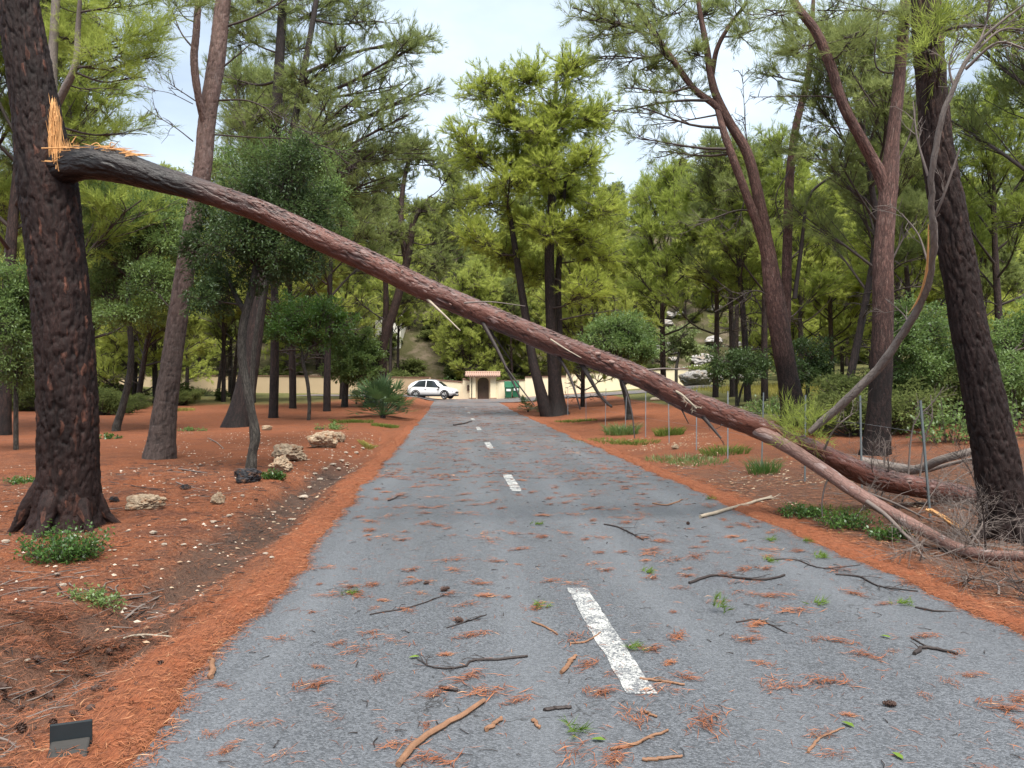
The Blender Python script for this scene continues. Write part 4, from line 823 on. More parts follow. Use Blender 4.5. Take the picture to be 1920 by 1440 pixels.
broadleaf('shrub_tree', 'small multi-stemmed bushy tree in front of the rocky slope', 33,
    [([(1381, 768), (1381, 730), (1380, 690)], [6, 5, 4]), ([(1382, 765), (1392, 725), (1405, 700)], [5, 4, 3])],
    [(1375, 680, 44, 28), (1345, 695, 24, 20), (1410, 680, 34, 26), (1430, 700, 24, 22)], 26, M['leaf_dark'], 2.0, .09, dz=1.0)
broadleaf('carob_tree', 'dark leafy tree half hidden behind the multi-stemmed pine by the fence', 31,
    [([(1512, 775), (1515, 720), (1518, 680)], [8, 7, 6])], [(1515, 665, 34, 36), (1545, 690, 26, 26), (1500, 700, 28, 26)], 27, M['leaf_dark'], 2.6, .09)
broadleaf('olive_tree', 'pale silvery green tree on the rocky slope right of the road', 62,
    [([(1268, 690), (1272, 670), (1276, 650)], [6, 5, 4])], [(1262, 645, 24, 26), (1295, 650, 26, 22), (1280, 625, 24, 16)], 28, M['leaf_olive'], 3.0, .1, dz=1.0)
for i, (lab, Y, st, bl, mk) in enumerate([
    ('broad green bush filling the gap left of the right-hand pine', 19, [(1720, 770), (1722, 700), (1725, 650)], [(1700, 640, 40, 40), (1745, 620, 46, 44), (1720, 690, 50, 40), (1770, 680, 40, 46), (1690, 590, 34, 34)], 'leaf_mid'),
    ('green bush beyond the right-hand pine at the picture edge', 17, [(1905, 790), (1900, 720), (1898, 660)], [(1880, 640, 40, 44), (1930, 650, 44, 44), (1900, 710, 54, 40), (1950, 600, 40, 40), (1870, 690, 30, 34)], 'leaf_mid'),
    ('dark bush behind the broken pine at the left picture edge', 18, [(30, 740), (32, 690), (34, 640)], [(10, 620, 46, 56), (50, 600, 30, 60), (30, 690, 50, 44), (-20, 540, 40, 60), (40, 540, 36, 40)], 'leaf_mid')]):
    broadleaf('evergreen_bush', lab, Y, [(st, [8, 7, 5])], bl, 30+i, M[mk], 2.4, .08, cat='bush', dz=.8)

# ------------------------------------------------------------------ pines further off: a few kinds, many individuals
def make_pine(seed, h, clear, spread, bark_m, leaf_m, npads, loc, label, group, Yn=55, cov=1.25, lean=.0):
    rng = np.random.default_rng(seed); root = empty('pine_tree', loc, label, 'tree', group)
    ph = rng.uniform(0, 6.28); k = np.linspace(0, 1, 9)
    pts = np.stack([np.sin(k*3+ph)*.25*k+lean*k*h*.3, np.cos(k*2.6+ph)*.25*k, -.4+k*(h*.9+.4)], -1); path = catmull(pts, 22)
    r0 = h*.0138; r_ = np.interp(np.linspace(0, 1, 22), [0, .05, .5, 1], [r0*1.35, r0, r0*.72, r0*.14])
    wood = tube(path, r_, 9, .05, seed, cap=False); build('trunk', wood, bark_m, root)
    W, L = [], []
    for i in range(npads):
        t_ = clear+(1-clear)*((i+.5)/npads)**.9; a = i*2.4+rng.uniform(-.5, .5); z = t_*h
        rad = spread*(1-.75*((t_-clear)/(1-clear))**1.5)*rng.uniform(.5, 1.05); c0 = path[min(21, int(t_*20))]
        c = np.array([c0[0]+math.cos(a)*rad, c0[1]+math.sin(a)*rad, z+.12*rad]); s = rng.uniform(.75, 1.25)*spread*.40
        att = path[max(1, min(20, int((t_-.05)*20)))]; w_, l_ = pad(rng, att, c, (s, s, s*.55), Yn, cov, ln=.26 if Yn > 40 else .20, br=1.3); W += w_; L += l_
    for l_ in L: l_['m'] = 1
    # bare lower branches
    for i in range(5):
        z = rng.uniform(clear*.5, clear)*h; a = rng.uniform(0, 6.28); c0 = path[int(z/h*20)]; e = c0+np.array([math.cos(a)*1.6, math.sin(a)*1.6, rng.uniform(-.1, .5)])
        W += bare(rng, catmull([c0, (c0+e)/2+[0, 0, .1], e], 8), .035, .012, 5, .7, .012)
    build('crown', W+L, [M['twig'], leaf_m], root); return root
kinds = [  # seed, height, clear share, spread, bark, needles, pads
    (51, 13, .42, 3.3, 'bark_dark', 'needle_far', 20), (52, 12, .30, 3.7, 'bark_mid', 'needle_far', 24), (53, 14, .50, 3.0, 'bark_dark', 'needle_far', 18),
    (54, 10, .18, 3.4, 'bark_mid', 'needle_far', 24), (55, 13, .45, 3.4, 'bark_mid', 'needle_grey', 19), (56, 11, .12, 3.2, 'bark_dark', 'needle_far', 26),
    (57, 12, .40, 2.9, 'bark_mid', 'needle_green', 16), (58, 13, .48, 2.8, 'bark_dark', 'needle_grey', 15)]
proto = {}
def pine(k, loc, s, rz, label, group=None, tilt=0.0, tdir=0.0):
    sd, h, cl_, sp, bm, lm, npd = kinds[k]
    if k not in proto: proto[k] = o = make_pine(sd, h, cl_, sp, M[bm], M[lm], npd, loc, label, group, 30 if k > 5 else 55)
    else: o = copy_tree(proto[k]); tag(o, label); o.pop('group', None) if 'group' in o else None
    if group: o['group'] = group
    elif 'group' in o: del o['group']
    o.location = loc; o.scale = (s, s, s); o.rotation_euler = (math.sin(tdir)*tilt, math.cos(tdir)*tilt, rz); return o
R = random.Random(9)
mid_trees = [  # base px, depth, kind, scale, sideways tilt, label
    (512, 33, 7, 1.15, .02, 'straight dark pine between the boulders and the cream wall, nearest of that row'), (549, 44, 0, 1.15, .0, 'dark pine with flared base left of the slim young tree'),
    (613, 40, 7, 1.1, .0, 'dark straight pine just right of the slim young tree'), (640, 60, 0, .95, .03, 'thin pine far back near the wall, left of the leaning pine'),
    (258, 48, 1, 1.1, .17, 'dark pine leaning right, left of the pink pine near the wall'), (292, 52, 2, 1.0, -.05, 'reddish pine meeting the leaning dark one near the wall'),
    (238, 62, 0, 1.0, .0, 'upright dark pine behind the grey leaning trunk'), (350, 66, 2, .9, .0, 'thin dark pine right behind the pink pine near the wall'),
    (408, 64, 0, .9, .10, 'thin leaning pine in front of the cream wall, middle of three'), (436, 58, 4, .9, .08, 'thin leaning pine just left of the tall dark pine'),
    (1245, 46, 6, 1.15, .0, 'straight forked pine rising behind the fallen stem on the red slope'), (1341, 43, 6, 1.05, .0, 'pine left of the small bushy tree on the right'),
    (1402, 36, 7, .95, -.06, 'slim pine, left of a close pair beyond the fence'), (1434, 35, 6, 1.0, .02, 'slim pine, right of a close pair beyond the fence'),
    (1582, 29, 7, .9, .20, 'dark thin pine leaning right behind the forked pink pine'), (1690, 20, 7, .8, -.12, 'dark pine leaning left right behind the forked pink pine'),
    (1722, 33, 6, .9, -.08, 'thin dark pine leaning left between the two large right-hand pines'), (1882, 30, 6, 1.0, -.04, 'reddish pine beyond the right-hand pine at the picture edge'),
    (8, 23, 6, 1.25, .04, 'reddish pine at the far left edge behind the broken trunk'), (-30, 26, 7, 1.2, .06, 'pine cut by the left picture edge'),
    (1092, 45, 3, 1.0, .0, 'pine with low green crown behind the twin-stemmed pine'), (170, 42, 6, 1.15, .0, 'full pine behind the mid-green tree at left'), (90, 36, 7, 1.15, .0, 'full pine hidden behind the broken trunk'),
    (1990, 24, 7, 1.3, -.03, 'pine cut by the right picture edge'), (1800, 48, 3, 1.2, .0, 'bushy pine behind the right-hand pine'), (1560, 52, 1, 1.15, .0, 'full pine behind the dark leaning one on the right'), (1640, 60, 3, 1.2, .0, 'full pine far behind the forked pink pine')]
for i, (px, Y, k, s, tl, lab) in enumerate(mid_trees):
    pine(k, at_ground(px, Y), s, R.uniform(0, 6.28) if abs(tl) < .01 else 0.0, lab, None, tl, 0.0)
hill_spots = []
thin = []
for q in range(64):   # slender trunks in layers between the road and the hill
    if q < 22: px, Y = R.uniform(150, 800), R.uniform(84, 93)
    elif q < 34: px, Y = R.uniform(170, 640), R.uniform(50, 73)
    elif q < 50: px, Y = R.uniform(1290, 1900), R.uniform(38, 78)
    else: px, Y = R.uniform(830, 1240), R.uniform(84, 92)
    x = (px-CX)/F_PX*Y
    if any((x-a)**2+(Y-c_)**2 < 5 for a, c_ in thin): continue
    thin.append((x, Y)); side = 'left of the car' if px < 820 else 'above the cream wall' if px < 1260 else 'right beyond the fence'; rw_ = 'behind the wall' if Y > 82 else 'before the wall' if px < 820 else 'in the right wood'
    pine(R.choice([2, 0, 4, 2]), Vector((x, Y, g1(x, Y)-.1)), R.uniform(.78, 1.1), R.uniform(0, 6.28), 'slender tall pine %s, %s' % (rw_, side), 'slender pines %s %s' % (rw_, side))
tries = 0
while len(hill_spots) < 210 and tries < 20000:
    tries += 1
    Y = 84+R.random()**1.25*85; px = R.uniform(-150, 2070); x = (px-CX)/F_PX*Y
    if Y < 100 and 1230 < px < 1430: continue            # the rocky opening
    if all((x-a)**2+(Y-c_)**2 > 9 for a, c_ in hill_spots): hill_spots.append((x, Y))
for j in range(36):   # wood on the flat beside the wall, both sides
    side = j % 2; Y = R.uniform(52, 80); px = R.uniform(-120, 330) if side else R.uniform(1480, 2150); x = (px-CX)/F_PX*Y
    if all((x-a)**2+(Y-c_)**2 > 12 for a, c_ in hill_spots): hill_spots.append((x, Y))
for j, (x, Y) in enumerate(hill_spots):
    k = R.choice([0, 1, 3, 5, 3, 5, 4]) if Y > 82 else R.choice([1, 3, 5])
    if Y > 82:
        pxx = CX+x/Y*F_PX; wh_ = next(t_ for lim, t_ in ((200, 'at the far left'), (480, 'behind the long shade-darkened wall, left part'), (745, 'behind the shade-darkened wall near the leaning pine'), (870, 'above the parked car'), (985, 'above the gateway'), (1230, 'above the cream wall right of the bins'), (1450, 'beside the stony opening'), (1650, 'behind the forked pink pine'), (9999, 'at the far right')) if pxx < lim)
        rw_ = 'front rows' if Y < 105 else 'middle rows' if Y < 130 else 'upper rows'; lab, grp = 'yellowish hillside pine, %s, %s' % (rw_, wh_), 'hillside pines, %s, %s' % (rw_, wh_)
    elif x < 0: lab, grp = 'pine of the wood on level ground at far left before the wall', 'pines of the far left wood'
    else: lab, grp = 'pine of the wood on level ground at far right beyond the fence', 'pines of the far right wood'
    pine(k, Vector((x, Y, g1(x, Y)-.1)), R.uniform(.72, 1.12), R.uniform(0, 6.28), lab, grp)
# ------------------------------------------------------------------ walls, gate, house
def box(x0, x1, y0, y1, z0, z1, m=0):
    v = [(x, y, z) for z in (z0, z1) for y in (y0, y1) for x in (x0, x1)]
    f = [[0, 2, 3, 1], [4, 5, 7, 6], [0, 1, 5, 4], [2, 6, 7, 3], [0, 4, 6, 2], [1, 3, 7, 5]]
    return dict(v=np.array(v, float), f=np.array(f), m=m)
def xf(p, rz=0.0, loc=(0, 0, 0)):
    c_, s_ = math.cos(rz), math.sin(rz); v = np.asarray(p['v'], float); q = v.copy()
    q[:, 0] = v[:, 0]*c_-v[:, 1]*s_+loc[0]; q[:, 1] = v[:, 0]*s_+v[:, 1]*c_+loc[1]; q[:, 2] = v[:, 2]+loc[2]; return dict(p, v=q)
def bevel(o, w_=.01, seg=2):
    md = o.modifiers.new('bevel', 'BEVEL'); md.width = w_; md.segments = seg; md.limit_method = 'ANGLE'; return o
def stucco(name, a, b_):
    m, t = mat(name); b = NB(t); v = geo(b); z = b.n('ShaderNodeSeparateXYZ', {'Vector': v}).outputs['Z']
    c = b.mix(b.noise(v, 1.2, 5, .6), a, b_)
    st = b.ramp(b.math('ADD', b.noise(b.map(v, (3, 3, .5)), 1.0, 5, .6), b.math('MULTIPLY', z, -.06)), (.5, 0.), (.72, .35)); c = b.mix(st, c, tuple(x*.55 for x in a))
    b.out(b.principled(c, .9, b.bump(b.noise(v, 40, 4), .3, .01), .15)); return m
M['stucco'] = stucco('stucco', (.80, .69, .48), (.88, .79, .58)); M['stucco_shade'] = stucco('stucco_shaded', (.44, .33, .215), (.53, .41, .275))  # second stucco is darkened: tree shade on the left wall put into its colour
M['coping'] = plain('coping', (.20, .115, .085), .8, var=.3, bump=.3); M['tile'] = plain('clay_tile', (.34, .22, .17), .8, var=.4, bump=.3); M['wood_gate'] = plain('gate_wood', (.105, .075, .062), .6, var=.3, bump=.3)
M['metal_dark'] = plain('dark_metal', (.03, .025, .022), .5); M['stone_foot'] = plain('stone_foot', (.30, .20, .14), .85, var=.4, bump=.4)
def wall_run(root, a, b_, za, zb, thick, mk, cop=True, n=1):
    """one straight run of wall from ground point a to b, top heights za..zb"""
    a, b_ = Vector(a), Vector(b_); L = (b_-a).length; rz = math.atan2(b_.y-a.y, b_.x-a.x); o3 = root.location; K = max(2, int(L/1.5))
    V, Fc = [], []
    def run(y0, y1, lo, hi):
        v, f = [], []
        for i in range(K+1):
            t_ = i/K; gx, gy = a.x+(b_.x-a.x)*t_, a.y+(b_.y-a.y)*t_
            for yy0 in (y0, y1):
                for zz in (lo(t_, gx, gy), hi(t_)): v.append((t_*L, yy0, zz))
        for i in range(K):
            p_ = i*4; q_ = p_+4
            f += [[p_, q_, q_+1, p_+1], [p_+3, q_+3, q_+2, p_+2], [p_+1, q_+1, q_+3, p_+3], [p_+2, q_+2, q_, p_]]
        f += [[0, 1, 3, 2], [K*4+2, K*4+3, K*4+1, K*4]]
        return xf(dict(v=np.array(v), f=np.array(f)), rz, (a.x, a.y, 0))
    top = lambda t_: za+(zb-za)*t_
    build('wall', run(-thick/2, thick/2, lambda t_, gx, gy: g1(gx, gy)-.3, top), M[mk], root, o3, smooth=False)
    if cop: build('coping', run(-thick/2-.06, thick/2+.06, lambda t_, gx, gy: top(t_)+.003, lambda t_: top(t_)+.075), M['coping'], root, o3, smooth=False)
wl = empty('perimeter_wall', at_ground(500, 78), 'long low shade-darkened wall with thin brown coping left of the car', 'wall')
wp = [(-60, 86), (240, 82), (480, 79), (745, 74.5), (806, 73)]
for i in range(4):
    a, c_ = at_ground(*wp[i]), at_ground(*wp[i+1]); tops = [2.7, 2.52, 2.42, 2.24, 2.20]; wall_run(wl, a, c_, tops[i], tops[i+1], .3, 'stucco_shade')
wg = empty('perimeter_wall', at_ground(845, 72), 'bright cream stepped wall between the parked car and the gate', 'wall')
wall_run(wg, at_ground(806, 72.9), at_ground(869, 71.6), 2.02, 1.76, .3, 'stucco'); wall_run(wg, at_ground(869, 71.5), at_ground(883, 71.2), 2.06, 1.86, .3, 'stucco')
wr = empty('perimeter_wall', at_ground(1040, 70), 'bright cream wall running right from the gate behind the green bins', 'wall')
wall_run(wr, at_ground(930, 71.0), at_ground(985, 70.4), 1.86, 1.93, .3, 'stucco'); wall_run(wr, at_ground(985, 70.3), at_ground(1062, 69.6), 2.22, 2.28, .3, 'stucco'); wall_run(wr, at_ground(1062, 69.5), at_ground(1290, 67.5), 2.55, 2.95, .3, 'stucco')
g0 = at_ground(906, 71.3); s_ = 71.3/F_PX
gate = empty('gateway', g0, 'cream gateway with clay-tiled roof and arched wooden door', 'gate'); gx = lambda px: (px-906)*s_; gzv = lambda py: CAM_H-(py-CY)*s_-g0.z
for a, c_ in ((881, 892.5), (919.5, 930.5)):
    bevel(build('pillar', box(gx(a), gx(c_), -.55, .25, -.3, gzv(706)), M['stucco'], gate, smooth=False), .015)
    bevel(build('pillar_foot', box(gx(a)-.06, gx(c_)+.05, -.63, -.553, -.3, .14), M['stone_foot'], gate, smooth=False), .02)
# back wall with an arched opening, door leaf behind it
x0, x1 = gx(892.5)+.002, gx(919.5)-.002; hw_ = (x1-x0)/2-.14; cx_ = (x0+x1)/2; ztop = gzv(706)-.002; spring = gzv(716); ang = np.linspace(0, math.pi, 15)
arch = [(cx_+hw_, 0)]+[(cx_+hw_*math.cos(a), spring+.42*math.sin(a)) for a in ang]+[(cx_-hw_, 0)]
outer = [(x1, 0), (x1, spring)]+[(x1-(x1-x0)*i/12, ztop) for i in range(13)]+[(x0, spring), (x0, 0)]
v, f = [], []
for (ax, az), (ox, oz) in zip(arch, outer): v += [(ax, .0, az), (ox, .0, oz), (ax, .2, az), (ox, .2, oz)]
for i in range(len(arch)-1):
    p_, q_ = i*4, i*4+4; f += [[p_, q_, q_+1, p_+1], [p_, p_+2, q_+2, q_], [p_+2, p_+3, q_+3, q_+2]]
build('arch_wall', dict(v=np.array(v), f=np.array(f)), M['stucco'], gate, smooth=False)
nb = 8
for i in range(nb):
    a = cx_-hw_+2*hw_*i/nb; c_ = a+2*hw_/nb-.008; zt = lambda x: spring+.42*math.sqrt(max(0, 1-((x-cx_)/hw_)**2))
    pl = box(a, c_, .10, .15, .03, 1.0); pv = pl['v']; pv[4:, 2] = [zt(x)-.01 for x in pv[4:, 0]]
    o = build('plank', pl, M['wood_gate'], gate, smooth=False); o['label'] = 'dark brown door plank'
build('door_ring', tube([(cx_+.12+.05*math.cos(a), .085, 1.05+.05*math.sin(a)) for a in np.linspace(0, 6.28, 13)], np.full(13, .012), 5, cap=False), M['metal_dark'], gate)
rx0, rx1 = gx(873), gx(938); rz0 = gzv(706.5); slope = [(-.95, rz0-.02), (-.10, rz0+.33), (.75, rz0-.02)]
v = [(x, y, z+dz_) for x in (rx0, rx1) for (y, z) in slope for dz_ in (0, .07)]; f = [[0, 1, 3, 2], [2, 3, 5, 4], [6, 8, 9, 7], [8, 10, 11, 9], [1, 7, 9, 3], [3, 9, 11, 5], [0, 2, 8, 6], [2, 4, 10, 8], [0, 6, 7, 1], [4, 5, 11, 10]]
roof = build('roof', dict(v=np.array(v), f=np.array(f)), M['tile'], gate, smooth=False)
tl_me = None
for i in range(16):
    for side, (ya, yb) in enumerate(((-1.0, -.12), (.80, -.08))):
        x = rx0+.1+(rx1-rx0-.2)*i/15; pth = np.array([(0, ya, rz0+.045), (0, (ya+yb)/2, rz0+.225), (0, yb, rz0+.405)])
        if i == 0 and side == 0: tA = mesh_data('roof_tile', tube(pth, [.082, .076, .070], 8), M['tile'])
        if i == 0 and side == 1: tB = mesh_data('roof_tile', tube(pth, [.082, .076, .070], 8), M['tile'])
        o = bpy.data.objects.new('roof_tile', tB if side else tA); link(o, roof); o.location = (x, 0, R.uniform(0, .015))
build('ridge_tile', tube([(rx0-.02, -.10, rz0+.42), (0, -.10, rz0+.43), (rx1+.02, -.10, rz0+.42)], [.09, .09, .09], 8), M['tile'], roof)
mb = at_ground(881, 71.3); o = empty('mail_box', Vector((P(879, 725, 71.1).x, 71.06, CAM_H-(733-CY)*71.1/F_PX)), 'small dark grille plate on the cream wall left of the gate', 'grille')
build('plate', box(-.16, .16, -.05, -.003, 0, .55), M['stone_foot'], o, smooth=False)
for i in range(5): build('bar', box(-.13, .13, -.07, -.052, .05+i*.1, .10+i*.1), M['metal_dark'], o, smooth=False)
pipe = P(888, 700, 70.7); o = build('drain_pipe', tube([(pipe.x-.17, 70.68, g0.z-.2), (pipe.x-.17, 70.68, g0.z+1.2), (pipe.x-.17, 70.68, g0.z+2.0)], [.035]*3, 8), M['metal_dark'], origin=(pipe.x-.17, 70.68, g0.z)); tag(o, 'thin dark pipe down the left gate pillar', 'pipe')
# the house that just shows between trunks up the slope
h0 = P(712, 640, 96); h0.z = g1(h0.x, h0.y); hs = empty('house', h0, 'white house with arched roofline glimpsed between trunks above the wall', 'house')
ang = np.linspace(0, math.pi, 13); prof = [(-2.6, -.5)]+[(-2.6*math.cos(a), 3.9+1.1*math.sin(a)) for a in ang]+[(2.6, -.5)]
v = [(x, y, z) for y in (0, 6) for (x, z) in prof]; k = len(prof); f4 = [[i, i+1, k+i+1, k+i] for i in range(k-1)]
fan = [[0, i+1, i] for i in range(1, k-1)]
M['white'] = stucco('white_wash', (.70, .68, .62), (.80, .78, .72)); M['glass_dark'] = plain('dark_glass', (.02, .025, .03), .12, .5, var=.1)
build('wall', [dict(v=np.array(v), f=np.array(f4)), dict(v=np.array(v[:k]), f=np.array(fan))], M['white'], hs, smooth=False)
for a in (-1.3, 1.3): build('window', box(a-.4, a+.4, -.06, -.003, 1.4, 2.6), M['glass_dark'], hs, smooth=False)

# ------------------------------------------------------------------ the parked car
M['car_white'] = plain('car_paint', (.74, .75, .77), .22, .5, var=.03, **{'Coat Weight': .6}); M['tyre'] = plain('tyre', (.018, .018, .019), .8); M['rim'] = plain('rim', (.30, .31, .32), .3, .5, Metallic=.8)
M['trim'] = plain('black_trim', (.022, .022, .024), .55); M['lamp'] = plain('lamp_glass', (.62, .66, .70), .12, .6); M['lamp_red'] = plain('rear_lamp', (.35, .02, .02), .2, .5); M['plate'] = plain('plate', (.8, .8, .78), .4, var=.05)
car = empty('parked_car', at_ground(812, 67.6, .06), 'white parked car with sloping roof, facing right before the cream wall', 'car', rz=math.radians(-12))
# stations from the tail (x<0) to the nose: x, sill z, belt z, roof z, half width low, half width belt, half width roof
S = [(-2.20, .48, .80, .92, .70, .74, .60), (-2.12, .36, .88, 1.10, .82, .84, .62), (-1.85, .30, .96, 1.32, .90, .90, .62), (-1.45, .26, .985, 1.475, .925, .915, .62), (-.9, .24, .975, 1.56, .925, .915, .63), (-.3, .23, .955, 1.585, .92, .91, .635),
     (.2, .23, .935, 1.555, .92, .91, .635), (.65, .23, .915, 1.40, .92, .905, .64), (1.00, .235, .905, 1.165, .92, .90, .67), (1.25, .24, .90, .985, .92, .895, .74), (1.6, .25, .86, .925, .915, .885, .74), (1.95, .28, .78, .85, .88, .84, .68), (2.17, .36, .66, .74, .76, .72, .56), (2.24, .46, .58, .62, .60, .58, .45)]
rings = []
for (x, zs, zb, zr, wl_, wb, wr_) in S:
    half = [(wl_*.80, zs), (wl_, zs+.10), (wl_+.01, (zs+zb)/2), (wb, zb), (wb-(wb-wr_)*.5, zb+(zr-zb)*.55), (wr_, zb+(zr-zb)*.94), (wr_*.6, zr+.012), (0, zr+.02)]
    rings.append([(x, -y, z) for y, z in half]+[(x, y, z) for y, z in half[::-1][1:]])
k = len(rings[0]); v = np.array(rings).reshape(-1, 3); f = []
for i in range(len(rings)-1):
    for j in range(k-1): f.append([i*k+j, i*k+j+1, (i+1)*k+j+1, (i+1)*k+j])
    f.append([i*k+k-1, i*k, (i+1)*k, (i+1)*k+k-1])
endf = []
for i0, fl in ((0, 1), ((len(rings)-1)*k, 0)):
    for j in range(1, k-1): t3 = [i0, i0+j, i0+j+1]; endf.append(t3[::-1] if not fl else t3)
car.scale = (.97, 1, 1.07)
body = build('body', [dict(v=v, f=np.array(f)[:, ::-1]), dict(v=v, f=np.array(endf))], M['car_white'], car)
def side_pt(x, t_):
    """a point on the car's near side: t 0 at the belt, 1 at the roof edge"""
    a = np.array(S); g_ = lambda c_: np.interp(x, a[:, 0], a[:, c_]); zb, zr, wb, wr_ = g_(2), g_(3), g_(5), g_(6)
    if t_ < .55: q = t_/.55; return (wb-(wb-wr_)*.5*q, zb+(zr-zb)*.55*q)
    q = (t_-.55)/.39; return (wb-(wb-wr_)*.5-(wb-wr_)*.5*q, zb+(zr-zb)*(.55+.39*q))
def glass(xa, xb, t0, t1, sgn, xa_top, xb_top, n=7):
    v, f = [], []
    for r_ in range(4):
        t_ = t0+(t1-t0)*r_/3
        for i in range(n):
            q = i/(n-1); x = (xa+(xa_top-xa)*r_/3)*(1-q)+(xb+(xb_top-xb)*r_/3)*q; y, z = side_pt(x, t_); v.append((x, sgn*(y+.009), z))
    for r_ in range(3):
        for i in range(n-1): p_ = r_*n+i; f.append([p_, p_+1, p_+n+1, p_+n])
    return dict(v=np.array(v), f=np.array(f))
for sg in (-1, 1):
    build('side_window', glass(-.36, .95, .05, .92, sg, -.36, .38), M['glass_dark'], car); build('side_window', glass(-1.75, -.44, .05, .92, sg, -1.15, -.44), M['glass_dark'], car)
    bx_ = build('sill_trim', box(-1.1, 1.1, sg*.935-.012, sg*.935+.012, .24, .37), M['trim'], car, smooth=False)
    build('mirror', box(.78, .92, sg*1.0-.09, sg*1.0+.09, .93, 1.06), M['trim'], car, smooth=True)
    for x in (-.25, .9): build('door_handle', box(x-.25, x-.08, sg*.935-.012, sg*.935+.014, .80, .825), M['trim'], car, smooth=False)
    build('headlight', box(1.88, 2.12, sg*.74-.10, sg*.74+.10, .64, .735), M['lamp'], car, smooth=False); build('tail_light', box(-2.17, -2.0, sg*.70-.14, sg*.70+.14, .86, .93), M['lamp_red'], car, smooth=False)
    for x in (-1.33, 1.36):
        a = np.linspace(-.25, math.pi+.25, 15); ar = tube([(x+.40*math.cos(q), sg*.925, .345+.40*math.sin(q)) for q in a], np.full(15, .038), 6); build('wheel_arch', ar, M['trim'], car)
        wh = empty('wheel', (0, 0, 0)); wh.parent = car; wh.location = (x, sg*.84, .345)
        th = np.linspace(0, 2*math.pi, 29); prof_ = [(.345, -.05), (.345, .07), (.325, .10), (.245, .105), (.235, .085)]; v = [(r_*math.cos(q), sg*y_, r_*math.sin(q)) for q in th for (r_, y_) in prof_]
        f = [[i*5+j, i*5+j+1, i*5+5+j+1, i*5+5+j] for i in range(28) for j in range(4)]; build('tyre', dict(v=np.array(v), f=np.array(f)), M['tyre'], wh)
        parts = [dict(v=np.array([(.24*math.cos(q), sg*.05, .24*math.sin(q)) for q in th[:-1]]+[(0, sg*.05, 0)]), f=np.array([[i, (i+1) % 28, 28] for i in range(28)]), m=1)]
        parts += tube([(.225*math.cos(q), sg*.09, .225*math.sin(q)) for q in th], np.full(29, .018), 6, cap=False)
        for s5 in range(5):
            q = s5*2*math.pi/5+.3; parts.append(prisms([(0, sg*.085, 0)], [(.22*math.cos(q), sg*.09, .22*math.sin(q))], .045, .03, 4))
        build('rim', parts, [M['rim'], M['trim']], wh)
ws = []
for i in range(5):
    x = .62+.56*i/4; a = np.array(S); zr = np.interp(x, a[:, 0], a[:, 3]); wr_ = np.interp(x, a[:, 0], a[:, 6])
    ws += [(x+.012, -wr_*.82, zr+.018), (x+.012, -wr_*.4, zr+.026), (x+.012, 0, zr+.030), (x+.012, wr_*.4, zr+.026), (x+.012, wr_*.82, zr+.018)]
build('windscreen', dict(v=np.array(ws), f=np.array([[i*5+j, i*5+j+1, i*5+5+j+1, i*5+5+j] for i in range(4) for j in range(4)])), M['glass_dark'], car)
build('grille', box(2.17, 2.262, -.40, .40, .46, .62), M['trim'], car, smooth=False); build('front_bumper', box(1.98, 2.20, -.70, .70, .24, .40), M['trim'], car, smooth=False); build('rear_bumper', box(-2.19, -1.95, -.76, .76, .30, .52), M['trim'], car, smooth=False)
build('licence_plate', box(2.264, 2.275, -.22, .22, .36, .45), M['plate'], car, smooth=False)
for sg in (-1, 1): build('roof_rail', tube([(-1.2, sg*.60, 1.55), (-.4, sg*.60, 1.625), (.3, sg*.60, 1.58)], [.018]*3, 6), M['trim'], car)

# ------------------------------------------------------------------ bins
M['bin'] = plain('green_plastic', (.022, .115, .060), .45, var=.2); M['bin_lid'] = plain('green_lid', (.035, .155, .085), .4, var=.2); M['label_white'] = plain('sticker', (.72, .74, .72), .5, var=.05)
for i, (px, lab) in enumerate(((953, 'green wheeled bin with open lid by the cream wall, the left one'), (967, 'green wheeled bin with open lid by the cream wall, the right one'))):
    b0 = at_ground(px, 69.6, .06); bn = empty('wheeled_bin', b0, lab, 'bin', 'green bins by the wall', math.radians(4))
    v = [(x*w_, y*w2, z) for z, w_, w2 in ((.06, .27, .27), (.98, .32, .36)) for y in (-1, 1) for x in (-1, 1)]; bd = box(0, 1, 0, 1, 0, 1); bd['v'] = np.array(v)
    bevel(build('body', bd, M['bin'], bn, smooth=False), .03); bevel(build('rim', box(-.35, .35, -.39, .39, .983, 1.04), M['bin_lid'], bn, smooth=False), .015)
    ld = box(-.34, .34, .36, .42, 1.02, 1.55); ld['v'][4:, 1] += .10; bevel(build('lid', ld, M['bin_lid'], bn, smooth=False), .02)
    for x in (-.27, .27):
        build('wheel', tube([(x-.03, .28, .11), (x+.03, .28, .11)], [.11, .11], 12), M['tyre'], bn)
    build('sticker', box(-.20, .20, -.372, -.345, .66, .86), M['label_white'], bn, smooth=False)

